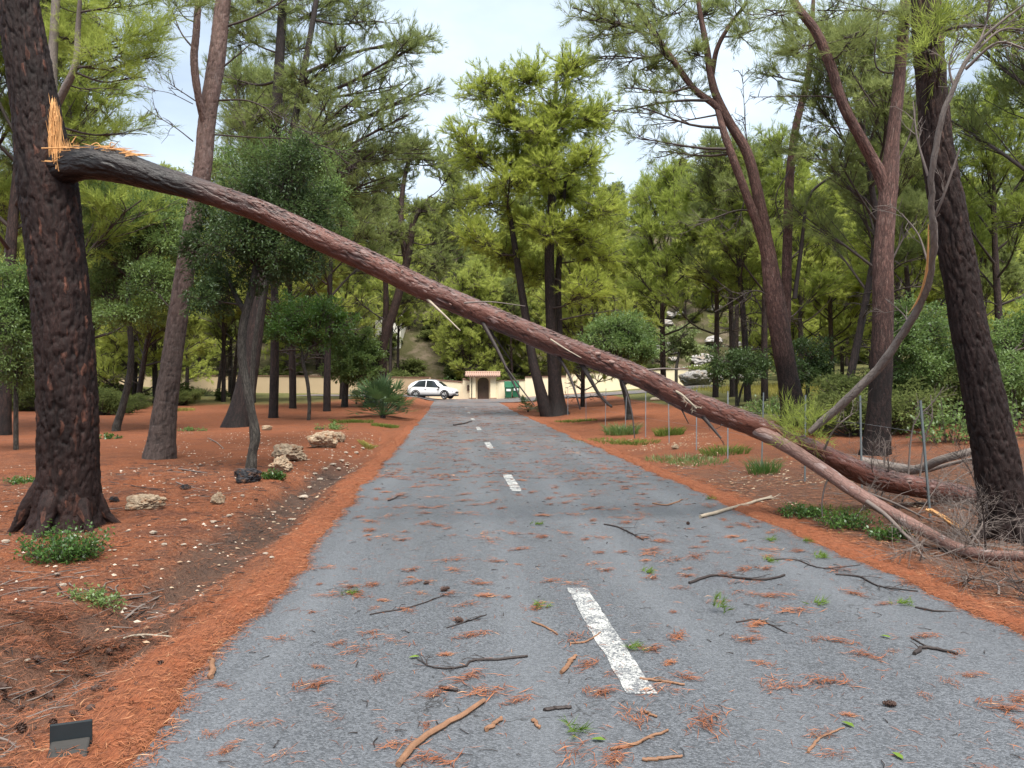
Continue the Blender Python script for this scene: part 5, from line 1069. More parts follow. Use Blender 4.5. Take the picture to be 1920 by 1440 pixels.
# ------------------------------------------------------------------ wire fence on the right
M['zinc'] = plain('galvanised', (.20, .22, .24), .55, .4, Metallic=.2); M['zinc_green'] = plain('post_green', (.13, .15, .155), .6, .3)
fY = [37, 32, 28, 24.8, 22.2, 19.8, 17.6, 15.6, 13.9, 12.2, 10.5, 9.0]; pts = [Vector((5.62-ROAD_K*y, y, g1(5.62-ROAD_K*y, y))) for y in fY]
fence = empty('wire_fence', pts[5], 'thin galvanised post-and-wire fence along the right side', 'fence'); tops = []; R2 = random.Random(4)
for i, q in enumerate(pts):
    tx, ty = R2.gauss(0, .02), R2.gauss(0, .02); tx = -.10 if i == 11 else tx; top = Vector((q.x+tx*1.4, q.y+ty, q.z+1.38)); tops.append(top)
    d_ = top-q; L_ = box(-.011, .011, -.003, .003, -.3, 1.0); L2 = box(-.003, .003, .0035, .035, -.3, 1.0)
    for bb in (L_, L2):
        vv = bb['v']; hz = np.where(vv[:, 2] > 0, 1.38, -.3); vv[:, 2] = hz; vv[:, 0] += hz*tx; vv[:, 1] += hz*ty/1.38; vv += np.array(q)
    build('post', [L_, L2], M['zinc'] if i < 8 else M['zinc_green'], fence, fence.location, smooth=False)
for hgt in (.55, 1.0):
    pa = [q+(tp_-q)*(hgt/1.38)+Vector((0, -.006, 0)) for q, tp_ in zip(pts, tops)]; build('wire', prisms(pa[:-1], pa[1:], .0016, .0016, 4), M['zinc'], fence, fence.location)

# ------------------------------------------------------------------ rocks and stones
def rockmat(name, a, b_, c_):
    m, t = mat(name); b = NB(t); v = objc(b); n_ = b.noise(v, 5, 6, .65); c = b.mix(b.ramp(n_, (.35, 0.), (.65, 1.)), a, b_)
    c = b.mix(b.ramp(b.noise(v, 2.2, 4, .6, 1.0), (.52, 0.), (.66, .8)), c, c_); b.out(b.principled(c, .9, b.bump(b.math('ADD', n_, b.voro(v, 9, 'DISTANCE_TO_EDGE')), .7, .04), .15)); return m
M['limestone'] = rockmat('limestone', (.23, .165, .110), (.46, .36, .255), (.29, .135, .065)); M['greyrock'] = rockmat('grey_rock', (.20, .19, .185), (.42, .40, .385), (.30, .22, .15)); M['blackrock'] = rockmat('black_rock', (.012, .012, .014), (.055, .055, .060), (.16, .075, .04)); M['chip'] = rockmat('stone_chip', (.38, .31, .24), (.60, .53, .44), (.36, .22, .14))
def rock_mesh(seed, sub=3, facet=.35):
    import bmesh
    bm = bmesh.new(); bmesh.ops.create_icosphere(bm, subdivisions=sub, radius=1.0); rg = random.Random(seed); pl = [(Vector((rg.gauss(0, 1), rg.gauss(0, 1), rg.gauss(0, 1))).normalized(), rg.uniform(.55, .95)) for _ in range(11)]
    for vt in bm.verts:
        n_ = vt.co.normalized(); r_ = min([1.0]+[d_/max(.05, n_.dot(q)) for q, d_ in pl if n_.dot(q) > .05]); r_ = 1*(1-.85)+r_*.85
        r_ *= 1+.16*mnoise.noise(n_*2.2+Vector((seed, 0, 0)))+.10*mnoise.noise(n_*5+Vector((seed, 3, 0)))-.16*max(0, 1-abs(mnoise.noise(n_*3.1+Vector((0, seed, 5))))/.13)-.07*max(0, 1-abs(mnoise.noise(n_*8+Vector((4, seed, 0))))/.2); vt.co = n_*r_
    v = np.array([vt.co[:] for vt in bm.verts]); f = np.array([[x.index for x in q.verts] for q in bm.faces]); bm.free(); return dict(v=v, f=f)
RM = [rock_mesh(i) for i in range(6)]; RB = [rock_mesh(i+20, 4) for i in range(6)]; rock_me = {}
def rock(name, loc, sx, sy, sz, rz, label, mk, k=0, group=None, cat='boulder', sink=.3):
    big = name == 'boulder'; kk = (k, mk, big)
    if kk not in rock_me: rock_me[kk] = mesh_data(name, [RB[k] if big else RM[k]], M[mk], smooth=False)
    o = bpy.data.objects.new(name, rock_me[kk]); link(o); o.location = Vector(loc)+Vector((0, 0, sz*(1-sink*1.3))); o.scale = (sx, sy, sz); o.rotation_euler = (0, 0, rz); return tag(o, label, cat, group)
rock('boulder', G(545, 862), .36, .30, .25, .3, 'grey-topped long boulder, middle of the row beside the gully', 'limestone', 0)
rock('boulder', G(602, 838), .42, .30, .27, .5, 'large ochre boulder at the far end of the row beside the gully', 'limestone', 1)
rock('boulder', G(632, 828), .24, .22, .20, .9, 'smaller ochre boulder behind the end of the row', 'limestone', 2)
rock('boulder', G(528, 884), .26, .22, .18, 1.2, 'low brown boulder at the near end of the row', 'limestone', 3)
rock('boulder', G(270, 955), .27, .18, .12, .2, 'flat striped pale boulder on the red soil right of the broken pine', 'limestone', 4)
rock('boulder', G(408, 946), .09, .08, .12, .4, 'small upright pale stone near the gully', 'limestone', 5)
rock('boulder', G(464, 905), .24, .20, .15, .5, 'black wet rock under the thin grey trunk', 'blackrock', 4)
rock('boulder', G(347, 918), .10, .07, .05, .1, 'small dark stone beside a broken stick on the soil', 'blackrock', 3)
rock('boulder', G(215, 1000-60), .07, .06, .05, 0, 'small black lump on the soil just right of the broken pine', 'blackrock', 0)
rock('boulder', G(1266, 842), .09, .08, .09, .4, 'pale stone among the grass under the fallen stem', 'limestone', 5)
rock('boulder', G(1300, 722), 1.6, 1.2, .9, .4, 'big smooth grey boulder on the slope right of the gate', 'greyrock', 1)
rock('boulder', G(500, 806), .20, .14, .10, .4, 'pale flat stone just left of the row of boulders', 'limestone', 4)
Rr = random.Random(12)
for i in range(26):
    px, Y = Rr.uniform(1240, 1450), Rr.uniform(76, 104); p_ = at_ground(px, Y); s = Rr.uniform(.5, 1.5); rock('rock', p_, s*1.3, s, s*.6, Rr.uniform(0, 6), 'grey limestone rock on the open stony slope right of the road', 'greyrock', i % 6, 'rocks on the stony slope', 'rock')
for i in range(16):
    px, Y = Rr.uniform(300, 620), Rr.uniform(84, 90); p_ = at_ground(px, Y); s = Rr.uniform(.3, .9); rock('rock', p_, s*1.3, s, s*.7, Rr.uniform(0, 6), 'pale rock on the bank just behind the shade-darkened wall', 'limestone', i % 6, 'rocks behind the wall', 'rock')
stone_px = [(108, 1078, 9), (118, 1099, 12), (82, 1113, 9), (150, 1031, 7), (345, 977, 10), (400, 980, 11), (287, 1000, 12), (308, 1022, 9), (345, 1023, 9), (375, 1022, 7), (235, 1050, 8), (250, 1062, 7), (215, 1032, 6), (52, 1239, 9), (10, 1018, 14), (395, 1032, 6), (570, 935, 16), (512, 962, 9), (545, 975, 8), (430, 968, 9), (470, 905, 6),
            (455, 930, 7), (498, 1040, 10), (500, 1028, 8), (510, 1046, 8), (520, 1036, 7), (325, 900, 6), (350, 935, 7), (365, 930, 6), (440, 935, 7), (212, 1160+52, 7), (110, 1342, 6), (590, 890, 8), (610, 880, 8), (625, 872, 9), (640, 865, 9), (655, 858, 9), (668, 850, 8), (680, 842, 8), (648, 850, 8), (662, 840, 7), (690, 836, 7), (600, 900, 9), (580, 915, 8), (560, 955, 7), (635, 880, 8), (650, 873, 8)]
for i, (px, py, wd) in enumerate(stone_px):
    p_ = G(px, py); s = wd/2*p_.y/F_PX; gully = px > 485 and py > 830
    rock('stone', p_, s*1.2, s*1.4, s*.55, Rr.uniform(0, 6), 'pale stone lying in the washed-out gully left of the road' if gully else 'pale stone chip lying on the red soil left of the road', 'chip', i % 6, 'stones in the gully' if gully else 'stone chips on the left soil', 'stone', .25)
# finer chips nobody could count
def chips(name, n, region, label, mk='chip', sz=(.008, .022)):
    rg = np.random.default_rng(n); P_ = []
    while len(P_) < n:
        a = region(rg)
        if a is not None: P_.append(a)
    P_ = np.array(P_); s = rg.uniform(*sz, n)[:, None, None]*rg.uniform(.6, 1.5, (n, 1, 3))*np.array([1, 1, .5]); oc = np.array([(1, 0, 0), (0, 1, 0), (-1, 0, 0), (0, -1, 0), (0, 0, 1), (0, 0, -.6)], float)
    V = P_[:, None]+oc[None]*s+rg.normal(0, .15, (n, 6, 3))*s; fc = np.array([(0, 1, 4), (1, 2, 4), (2, 3, 4), (3, 0, 4), (1, 0, 5), (2, 1, 5), (3, 2, 5), (0, 3, 5)]); f = ((np.arange(n)*6)[:, None, None]+fc[None]).reshape(-1, 3)
    return tag(build(name, dict(v=V.reshape(-1, 3), f=f), M[mk], smooth=False), label, 'gravel', kind='stuff')
def reg_left(rg):
    y = 4.5+rg.random()**1.2*20; u_ = -1.9-rg.random()*6.5; x = u_-ROAD_K*y; return (x, y, g1(x, y)+.003) if mnoise.noise(Vector((x*.7, y*.5, 3))) > -.12 else None
def reg_gul(rg):
    y = 5+rg.random()**1.1*19; u_ = -2.2+rg.normal(0, .2); x = u_-ROAD_K*y; return (x, y, g1(x, y)+.003)
def reg_right(rg):
    y = 8+rg.random()*14; u_ = 4.2+rg.random()*3; x = u_-ROAD_K*y; return (x, y, g1(x, y)+.003) if mnoise.noise(Vector((x*.8, y*.6, 9))) > .05 else None
chips('stone_grit', 1300, reg_left, 'scattered pale grit over the red soil at left'); chips('stone_grit', 170, reg_gul, 'pale rubble along the bottom of the gully', mk='limestone', sz=(.008, .03)); chips('wood_chips', 900, reg_right, 'pale wood chips and bark over the right verge', mk='limestone', sz=(.008, .025))
# the wood and stone heap on the slope
for i in range(9):
    p_ = at_ground(1262+Rr.uniform(-15, 60), 40+Rr.uniform(-1.5, 1.5)); a = Rr.uniform(-.5, .5); L_ = Rr.uniform(.8, 2.2); o = build('log', tube(catmull([(-L_/2, 0, .12+.05*i*.5), (0, .05, .16+.05*i*.5), (L_/2, 0, .10+.05*i*.5)], 7), np.linspace(.06, .04, 7), 7), M['stick_pale'], origin=None)
    o.location = p_; o.rotation_euler = (0, Rr.uniform(-.15, .15), a); tag(o, 'pale cut branch in the brush heap on the right slope', 'branch', 'branches in the brush heap')
# ------------------------------------------------------------------ low plants
def leafy(name, loc, r, h, label, mk, seed, n=420, ll=.04, cat='plant', group=None):
    rg = np.random.default_rng(seed); loc = Vector(loc); root = empty(name, loc, label, cat, group); ns = max(8, n//22)
    a = rg.uniform(0, 6.28, ns); q = rg.random(ns)**.6; e = np.stack([np.cos(a)*q*r, np.sin(a)*q*r*.8, h*(1-.5*q*q)*rg.uniform(.5, 1.1, ns)], -1); o = e*np.array([.45, .45, 0])
    o[:, 2] = [g1(loc.x+x, loc.y+y)-loc.z-.02 for x, y in o[:, :2]]; e[:, 2] += o[:, 2]
    build('stem', prisms(o, e, max(.002, .0004*loc.y), max(.0015, .0003*loc.y)), M['twig'], root)
    j = rg.integers(0, ns, n); t_ = rg.uniform(.25, 1.05, n)[:, None]; p = o[j]+(e[j]-o[j])*t_+rg.normal(0, r*.07, (n, 3)); d = unit(rg.normal(0, 1, (n, 3))+np.array([0, 0, .4])); s = unit(np.cross(d, rg.normal(0, .4, (n, 3))+np.array([0, 0, 1])))
    L = ll*rg.uniform(.7, 1.3, (n, 1)); W = L*.27; V = np.stack([p, p+d*L*.5+s*W, p+d*L, p+d*L*.5-s*W], 1); b0 = (np.arange(n)*4)[:, None]
    build('foliage', dict(v=V.reshape(-1, 3), f=np.concatenate([b0+np.array([[0, 1, 2]]), b0+np.array([[0, 2, 3]])]), t=np.repeat(np.clip(rg.normal(.5, .2, n), 0, 1), 4)), M[mk], root); return root
def grass(name, loc, r, h, label, mk, seed, n=160, cat='grass', group=None, w_=None):
    rg = np.random.default_rng(seed); loc = Vector(loc); a = rg.uniform(0, 6.28, n); q = rg.random(n)**.6*r; b0 = np.stack([np.cos(a)*q, np.sin(a)*q, np.zeros(n)], -1)
    b0[:, 2] = [g1(loc.x+x, loc.y+y)-loc.z-.01 for x, y in b0[:, :2]]; d = unit(np.stack([np.cos(a)*.35, np.sin(a)*.35, np.ones(n)], -1)+rg.normal(0, .22, (n, 3))); L = h*rg.uniform(.5, 1.15, (n, 1)); s = unit(np.cross(d, rg.normal(0, 1, (n, 3))))*(w_ or max(.004, .0007*loc.y))
    m1 = b0+d*L*.55; tp_ = b0+d*L+np.stack([np.cos(a), np.sin(a), -np.full(n, .5)], -1)*L*.22; V = np.stack([b0-s*.5, b0+s*.5, m1+s*.45, m1-s*.45, tp_], 1); i0 = (np.arange(n)*5)[:, None]
    o = build(name, [dict(v=V.reshape(-1, 3), f=np.concatenate([i0+np.array([[0, 1, 2]]), i0+np.array([[0, 2, 3]]), i0+np.array([[3, 2, 4]])]), t=np.repeat(np.clip(rg.normal(.5, .22, n), 0, 1), 5))], M[mk]); o.location = loc; return tag(o, label, cat, group, 'stuff')
leafy('leafy_plant', G(125, 1050), .42, .34, 'glossy green plant growing round the foot of the broken pine', 'leaf_bright', 1, 2200, .036)
leafy('leafy_plant', G(178, 1128), .24, .12, 'small low green plant beside the gully in front of the broken pine', 'leaf_mid', 2, 800, .026)
leafy('leafy_plant', G(50, 905), .35, .10, 'flat bright green plant left of the broken pine', 'leaf_bright', 3, 900, .035)
leafy('leafy_plant', G(515, 898), .22, .18, 'dense green plant beside the black rock', 'leaf_bright', 4, 800, .04)
leafy('leafy_plant', G(205, 822), .35, .14, 'low green plant right of the broken pine', 'leaf_bright', 5, 260, .07)
leafy('leafy_plant', G(362, 808), .5, .10, 'low green patch right of the pink pine', 'leaf_mid', 6, 260, .07)
leafy('leafy_plant', G(625, 805), .7, .16, 'low green patch before the boulders', 'leaf_mid', 7, 420, .08)
leafy('leafy_plant', G(1588, 990), .38, .22, 'yellow-green weeds at the right road edge', 'leaf_bright', 8, 1100, .036)
leafy('leafy_plant', G(1500, 968), .34, .16, 'green weeds at the right road edge under the fork', 'leaf_bright', 9, 900, .036)
leafy('leafy_plant', G(1668, 1010), .26, .18, 'dark green weed under the fork by the right verge', 'leaf_bright', 10, 800, .036)
for i, (px, py, r, h, lab) in enumerate([(300, 745, 1.2, .7, 'grey-green shrub left of the pink pine foot'), (375, 742, 1.4, .9, 'dense shrub right of the pink pine before the wall'), (215, 745, 1.2, .8, 'shrub between the broken pine and the leaning pine'),
        (50, 748, 1.6, 1.1, 'wide dark shrub left of the broken pine'), (5, 752, 1.5, 1.2, 'dark shrub at the left picture edge'), (140, 752, 1.2, .8, 'shrub hidden behind the broken pine'), (1570, 800, .9, .6, 'low green shrub behind the leaning branch foot'), (1715, 800, 1.0, .9, 'green shrub left of the right-hand pine'),
        (1500, 790, .8, .6, 'green shrub at the foot of the multi-stemmed pine'), (1440, 775, 1.0, .6, 'green shrub beyond the fence near the close pair'), (1620, 775, 1.2, .7, 'green shrub before the dry grass field'), (1780, 830, .9, 1.0, 'twiggy shrub just left of the right-hand pine'), (1900, 820, 1.0, 1.1, 'green shrub right of the right-hand pine')]):
    leafy('shrub', G(px, py), r, h, lab, 'leaf_mid', 40+i, 900, .09, 'shrub')
for i, (px, Y, r, h) in enumerate([(840, 76, 2.6, 1.8), (800, 77, 2.2, 1.6), (880, 77, 2.0, 1.5), (960, 75, 2.0, 1.3), (1000, 75, 2.2, 1.6), (740, 79, 2.4, 1.6), (1050, 74, 2.2, 1.5)]):
    leafy('garden_shrub', at_ground(px, Y), r, h, 'fresh green shrub peeping over the cream wall', 'leaf_bright', 70+i, 900, .17, 'shrub', 'shrubs behind the cream wall')
grass('grass_tuft', G(1432, 886), .26, .34, 'bright green grass tuft beside the fence under the fallen stem', 'leaf_bright', 1, 260)
for i, (px, py, r, h, mk, lab) in enumerate([(1165, 815, .5, .45, 'leaf_mid', 'green tuft by the fence under the hanging branch'), (1140, 828, 1.0, .10, 'grass', 'low grass strip at the right verge under the fallen stem'), (1190, 832, .7, .12, 'grass', 'low grass right of the strip by the hanging branch'), (1270, 862, .7, .12, 'leaf_mid', 'low dark grass patch by the pale stone'),
        (1310, 868, .6, .10, 'leaf_mid', 'low dark grass right of the pale stone'), (1360, 850, .5, .22, 'grass', 'grass under the thick part of the fallen stem'), (1545, 965, .5, .14, 'grass', 'grass by the right drift below the fork'), (1255, 815, .4, .3, 'grass', 'wispy grass behind the fence'), (1080, 790, .9, .12, 'grass', 'low grass at the foot of the twin-stemmed pine'),
        (660, 792, .8, .18, 'grass', 'grass at the foot of the fan palm by the gully'), (722, 800, .5, .14, 'grass', 'short grass right of the large fan palm'), (690, 838, .25, .14, 'grass_dry', 'yellowish grass tuft at the left drift'), (40, 765, 1.4, .35, 'grass_dry', 'dry grass left of the broken pine'), (330, 770, 1.0, .2, 'grass_dry', 'dry grass behind the pink pine')]):
    grass('grass_patch', G(px, py), r, h, lab, mk, 20+i, 420)
rg = np.random.default_rng(6); n = 14000    # dry meadow beyond the fence on the right
y = rg.uniform(31, 56, n); x = rg.uniform(13, 30, n); b0 = np.stack([x, y, gz(x, y)-.02], -1); d = unit(rg.normal(0, .25, (n, 3))+np.array([0, 0, 1])); L = rg.uniform(.2, .5, (n, 1)); s = unit(np.cross(d, rg.normal(0, 1, (n, 3))))*.018
V = np.stack([b0-s, b0+s, b0+d*L], 1); tag(build('meadow_grass', dict(v=V.reshape(-1, 3), f=np.arange(3*n).reshape(-1, 3), t=np.repeat(rg.random(n), 3)), M['grass_dry']), 'yellow dry meadow beyond the fence on the right', 'grass', kind='stuff')
# ------------------------------------------------------------------ fan palms
def fan_palm(loc, s, label, seed, n=26):
    rg = np.random.default_rng(seed); root = empty('fan_palm', loc, label, 'palm'); st, lf = [], []
    trunk = tube([(0, 0, -.2), (0, 0, .05*s), (.02, 0, .12*s)], [.08*s, .08*s, .05*s], 8, .2, seed); build('trunk', trunk, M['bark_dark'], root)
    for i in range(n):
        a = i*2.4; el = rg.uniform(.15, 1.45); L = s*rg.uniform(.55, .95); d = np.array([math.cos(a)*math.cos(el), math.sin(a)*math.cos(el), math.sin(el)]); o = np.array([0, 0, .08*s]); e = o+d*L+np.array([0, 0, -.05*s])
        sd = unit(np.cross(d, [0, 0, 1])); up = np.cross(sd, d); pr = [prisms([o], [e], .010*s, .007*s)]; V, F_ = [], []
        for k in range(13):
            th = (k-6)*.21; dd = unit(d*math.cos(th)+sd*math.sin(th)+up*.10*rg.normal()+np.array([0, 0, -.10*abs(th)])); ll = s*.46*(1-.03*abs(k-6))*rg.uniform(.85, 1.05); wv = unit(np.cross(dd, up))*.020*s*1.3; b0 = e+dd*.02
            i0 = len(V); V += [e, b0+dd*ll*.5-wv, b0+dd*ll, b0+dd*ll*.5+wv]; F_ += [[i0, i0+1, i0+2], [i0, i0+2, i0+3]]
        pr.append(dict(v=np.array(V), f=np.array(F_), t=np.full(len(V), rg.uniform(.1, .8)), m=0)); build('frond', [pr[0], pr[1]] if False else [dict(v=pr[1]['v'], f=pr[1]['f'], t=pr[1]['t']), dict(pr[0], m=0)], M['palm'], root, smooth=False)
    return root
M['palm'] = leafmat('palm_leaf', (.03, .065, .024), (.13, .21, .075), .3, .06)
fan_palm(G(718, 784), 1.5, 'large fan palm at the left road edge in front of the car', 1, 60)
fan_palm(G(990, 772), .85, 'fan palm at the right road edge before the twin-stemmed pine', 2, 22); fan_palm(G(1025, 780), .6, 'small fan palm at the foot of the twin-stemmed pine', 3, 16); fan_palm(G(668, 757), .8, 'small fan palm behind the leaning pine foot', 4, 16)

# ------------------------------------------------------------------ sticks on the road and the verges
def stick(pts, r0, r1, mk, label, seed, twigs=0, tl=.12, name='fallen_stick', rough=.18, lift=0.0):
    rg = np.random.default_rng(seed); q = []
    for i, p_ in enumerate(pts):
        g_ = G(p_[0], p_[1]); u_ = g_.x+ROAD_K*g_.y
        if U_L < u_ < U_R: # the road surface lies above the soil sheet
            Yr = (CAM_H-.004)/((p_[1]-CY)/F_PX); g_ = Vector(((p_[0]-CX)/F_PX*Yr, Yr, .004))
        g_.z += r0*.8+lift+(p_[2] if len(p_) > 2 else 0); q.append(g_)
    path = catmull(q, 14); path += np.c_[rg.normal(0, r0*.35, (14, 2)), np.zeros(14)]; o3 = path[7].copy(); o3[2] -= r0
    root = empty(name, o3, label, 'stick'); build('stem', tube(path, np.interp(np.linspace(0, 1, 14), [0, .15, 1], [r0*.85, r0, r1]), 7, rough, seed), M[mk], root, o3)
    for k in range(twigs):
        i = int(rg.integers(3, 13)); a = rg.uniform(-1.1, 1.1); d = unit(path[i]-path[i-1]); d = np.array([d[0]*math.cos(a)-d[1]*math.sin(a), d[0]*math.sin(a)+d[1]*math.cos(a), 0]); L = tl*rg.uniform(.5, 1.3)
        m1 = path[i]+d*L*.5+[0, 0, rg.uniform(0, .02)]; e = m1+unit(d+rg.normal(0, .35, 3)*[1, 1, .4])*L*.5; e[2] = max(e[2], .006+g1(e[0], e[1])); tw = tube(catmull([path[i], m1, e], 6), np.linspace(max(.0028, r1*.6), .0016, 6), 5, cap=False)
        for z in range(2):
            b0 = m1+(e-m1)*rg.uniform(.1, .9); c0 = b0+unit(d+rg.normal(0, .7, 3)*[1, 1, .3])*L*.35; tw.append(prisms([b0], [c0], .0018, .0010))
        build('twig', tw, M[mk], root, o3)
    return root
S_ = [
 ([(748, 1438), (775, 1405), (812, 1376), (860, 1350), (907, 1318)], .017, .013, 'stick_brown', 'long peeled brown stick at the bottom of the road, largest on the near left lane', 0),
 ([(1020, 1333), (1045, 1330), (1070, 1328)], .010, .009, 'stick_dark', 'short straight dark stick near the bottom centre', 0), ([(913, 1372), (926, 1362), (942, 1350)], .012, .009, 'stick_brown', 'short knotty stick right of the long peeled stick', 0),
 ([(990, 1232), (940, 1238), (888, 1240), (865, 1253), (815, 1254), (782, 1238)], .009, .003, 'stick_dark', 'branching black twig lying left of the near dash', 9), ([(1054, 1264), (1066, 1248), (1079, 1232)], .014, .009, 'stick_brown', 'stubby reddish bark-covered piece left of the near dash', 0),
 ([(996, 1167), (1020, 1176), (1047, 1191)], .008, .005, 'stick_brown', 'slim brown stick above the black twig', 0), ([(1070, 1207), (1100, 1204), (1126, 1187)], .007, .004, 'stick_brown', 'slim stick crossing the near dash', 0),
 ([(1200, 1274), (1240, 1279), (1283, 1286)], .008, .006, 'stick_brown', 'stick right of the near dash with one twig', 2), ([(1143, 1408), (1190, 1398), (1225, 1382), (1253, 1372)], .009, .006, 'stick_brown', 'bent brown stick at bottom right of the near dash', 1), ([(1207, 1427), (1240, 1425), (1280, 1421)], .009, .006, 'stick_brown', 'straight brown stick at the bottom edge', 0),
 ([(1292, 1095), (1318, 1086), (1345, 1080), (1400, 1087), (1440, 1088), (1470, 1080)], .013, .009, 'stick_dark', 'thick black crooked stick in the right lane', 2), ([(1714, 1229), (1730, 1217), (1755, 1219), (1796, 1229)], .013, .008, 'stick_dark', 'black forked stick in the right lane toward the edge', 1), ([(1708, 1196), (1725, 1207), (1745, 1216)], .006, .004, 'stick_dark', 'thin black twig beside the black forked stick', 0),
 ([(1437, 1050), (1490, 1050), (1540, 1066), (1613, 1060)], .007, .003, 'stick_dark', 'long thin dark twig near the right verge, upper one', 5), ([(1567, 1078), (1613, 1083), (1647, 1100), (1720, 1110)], .009, .005, 'stick_dark', 'long thin dark branch near the right verge, lower one', 6), ([(1716, 1140), (1760, 1147), (1847, 1150)], .008, .004, 'stick_dark', 'thin grey stick touching the right needle drift', 0),
 ([(1317, 972), (1350, 962), (1400, 948), (1446, 934)], .026, .020, 'stick_pale', 'pale thick branch lying across the right verge onto the road', 3), ([(1133, 984), (1160, 990), (1185, 1002), (1207, 1014)], .010, .006, 'stick_dark', 'dark bent twig in the middle of the right lane', 5), ([(1515, 1413), (1533, 1388), (1556, 1377), (1582, 1366)], .007, .004, 'stick_brown', 'crooked twig at bottom right with a leaf', 1),
 ([(693, 1153), (753, 1143), (790, 1133), (833, 1117)], .006, .003, 'stick_dark', 'thin black twig in the left lane, upper one', 6), ([(837, 1178), (870, 1168), (913, 1153)], .005, .003, 'stick_dark', 'thin black twig in the left lane, lower one', 4), ([(398, 1274), (397, 1255), (396, 1238)], .018, .013, 'stick_brown', 'bark chunk standing out at the left road edge', 0),
 ([(1380, 1168), (1420, 1163), (1455, 1178), (1475, 1188)], .006, .003, 'stick_dark', 'thin curved twig right of centre by a green sprig', 2), ([(727, 940), (738, 936), (750, 930)], .012, .006, 'stick_dark', 'small dark twig far up the left lane', 3), ([(1225, 945), (1250, 948), (1280, 938)], .012, .008, 'stick_brown', 'reddish stick far up the right lane', 2),
 ([(825, 1290), (840, 1294), (858, 1297)], .010, .008, 'stick_dark', 'short dark piece below the branching black twig', 0), ([(1000, 1352), (1006, 1360), (1012, 1368)], .010, .006, 'stick_brown', 'tiny brown piece near the bottom centre', 0), ([(1208, 1336), (1218, 1341), (1230, 1346)], .008, .006, 'stick_brown', 'tiny brown stick below the near dash', 0),
 ([(233, 1163), (262, 1140), (303, 1118)], .010, .006, 'twig_grey', 'grey stick lying over the gully edge at left', 3), ([(230, 1199), (262, 1192), (320, 1196)], .009, .006, 'stick_pale', 'pale stick on the needle-covered ground at left', 2), ([(100, 1331), (125, 1305), (150, 1278), (172, 1256)], .009, .004, 'twig_grey', 'grey forked twig at lower left', 4), ([(230, 1338), (258, 1322), (280, 1308)], .008, .006, 'stick_pale', 'pale broken stick at lower left by the drift', 0),
 ([(95, 1260), (130, 1259), (165, 1257)], .007, .004, 'stick_pale', 'straight pale twig at lower left', 0), ([(0, 1425), (20, 1410), (38, 1402)], .009, .005, 'twig_grey', 'grey twig at the lower left corner', 1), ([(330, 905), (350, 912), (385, 920)], .012, .006, 'twig_grey', 'grey stick on the soil right of the pale striped boulder', 1), ([(390, 822), (405, 830), (420, 842)], .016, .010, 'twig_grey', 'grey stick near the foot of the tall dark pine', 0),
 ([(335, 880), (360, 884), (388, 888)], .014, .008, 'twig_grey', 'thin grey stick right of the pink pine foot', 0), ([(205, 905), (250, 912), (310, 922)], .012, .006, 'stick_dark', 'dark stick on the soil right of the broken pine', 3), ([(850, 798), (870, 795), (885, 790)], .03, .015, 'stick_dark', 'dark branch lying across the far end of the road', 3), ([(225, 1288), (236, 1268), (252, 1245)], .007, .004, 'twig_grey', 'small grey twig in the cones at lower left', 2)]
for i, (pts, r0, r1, mk, lab, tw) in enumerate(S_): stick(pts, r0, r1, mk, lab, 300+i, tw, .10 if pts[0][1] > 1100 else .22)
# tangle of dead branches round the right-hand pine
rg = np.random.default_rng(91)
for i in range(46):
    uu = rg.uniform(4.55, 7.2) if i < 30 else rg.uniform(4.1, 5.4); y = rg.uniform(6.2, 10.2) if i < 30 else rg.uniform(4.6, 7.4); x = uu-ROAD_K*y; g_ = np.array([x, y, g1(x, y)])
    a = rg.uniform(0, 6.28); L = rg.uniform(.5, 1.25) if i < 30 else rg.uniform(.4, .8); el = rg.uniform(.1, .9) if i < 30 else rg.uniform(.0, .25); d = np.array([math.cos(a)*math.cos(el)*(1 if math.cos(a) > 0 else .4), math.sin(a)*math.cos(el)*.7, math.sin(el)])
    path = catmull([g_, g_+d*L*.5+rg.normal(0, .06, 3), g_+d*L+np.array([0, 0, -.1*L])], 12); path[:, 2] = np.maximum(path[:, 2], gz(path[:, 0], path[:, 1])+.012)
    root = empty('dead_branch', g_, 'bare grey dead branch in the tangle around the right-hand pine foot' if i < 30 else 'bare grey dead branch lying on the dark soil of the near right verge', 'branch', 'dead branches in the right tangle' if i < 30 else 'dead branches on the right verge'); build('branch', bare(rg, path, rg.uniform(.006, .014), .003, int(rg.integers(20, 40)), rg.uniform(.3, .6), .0022, .05), M['twig_grey'] if i % 4 else M['stick_dark'], root, g_)
for i, (pts, r0, r1, mk, lab) in enumerate([([(1615, 866), (1680, 877), (1720, 880), (1765, 862), (1840, 842)], .085, .05, 'bark_smooth', 'thick grey log lying behind the fallen stem at right'), ([(1740, 882), (1790, 868), (1850, 855)], .035, .02, 'bark_smooth', 'thin grey branch lying along the thick grey log')]):
    q = [P(a, b_, 11.6-.35*k) for k, (a, b_) in enumerate(pts)]; o3 = q[1].copy(); o3.z = g1(o3.x, o3.y); pth = catmull(q, 24); pth[:, 2] = np.maximum(pth[:, 2], gz(pth[:, 0], pth[:, 1])+r1)
    o = build('fallen_log', tube(pth, np.linspace(r0, r1, 24), 12, .1, i), M[mk], origin=o3); tag(o, lab, 'log')
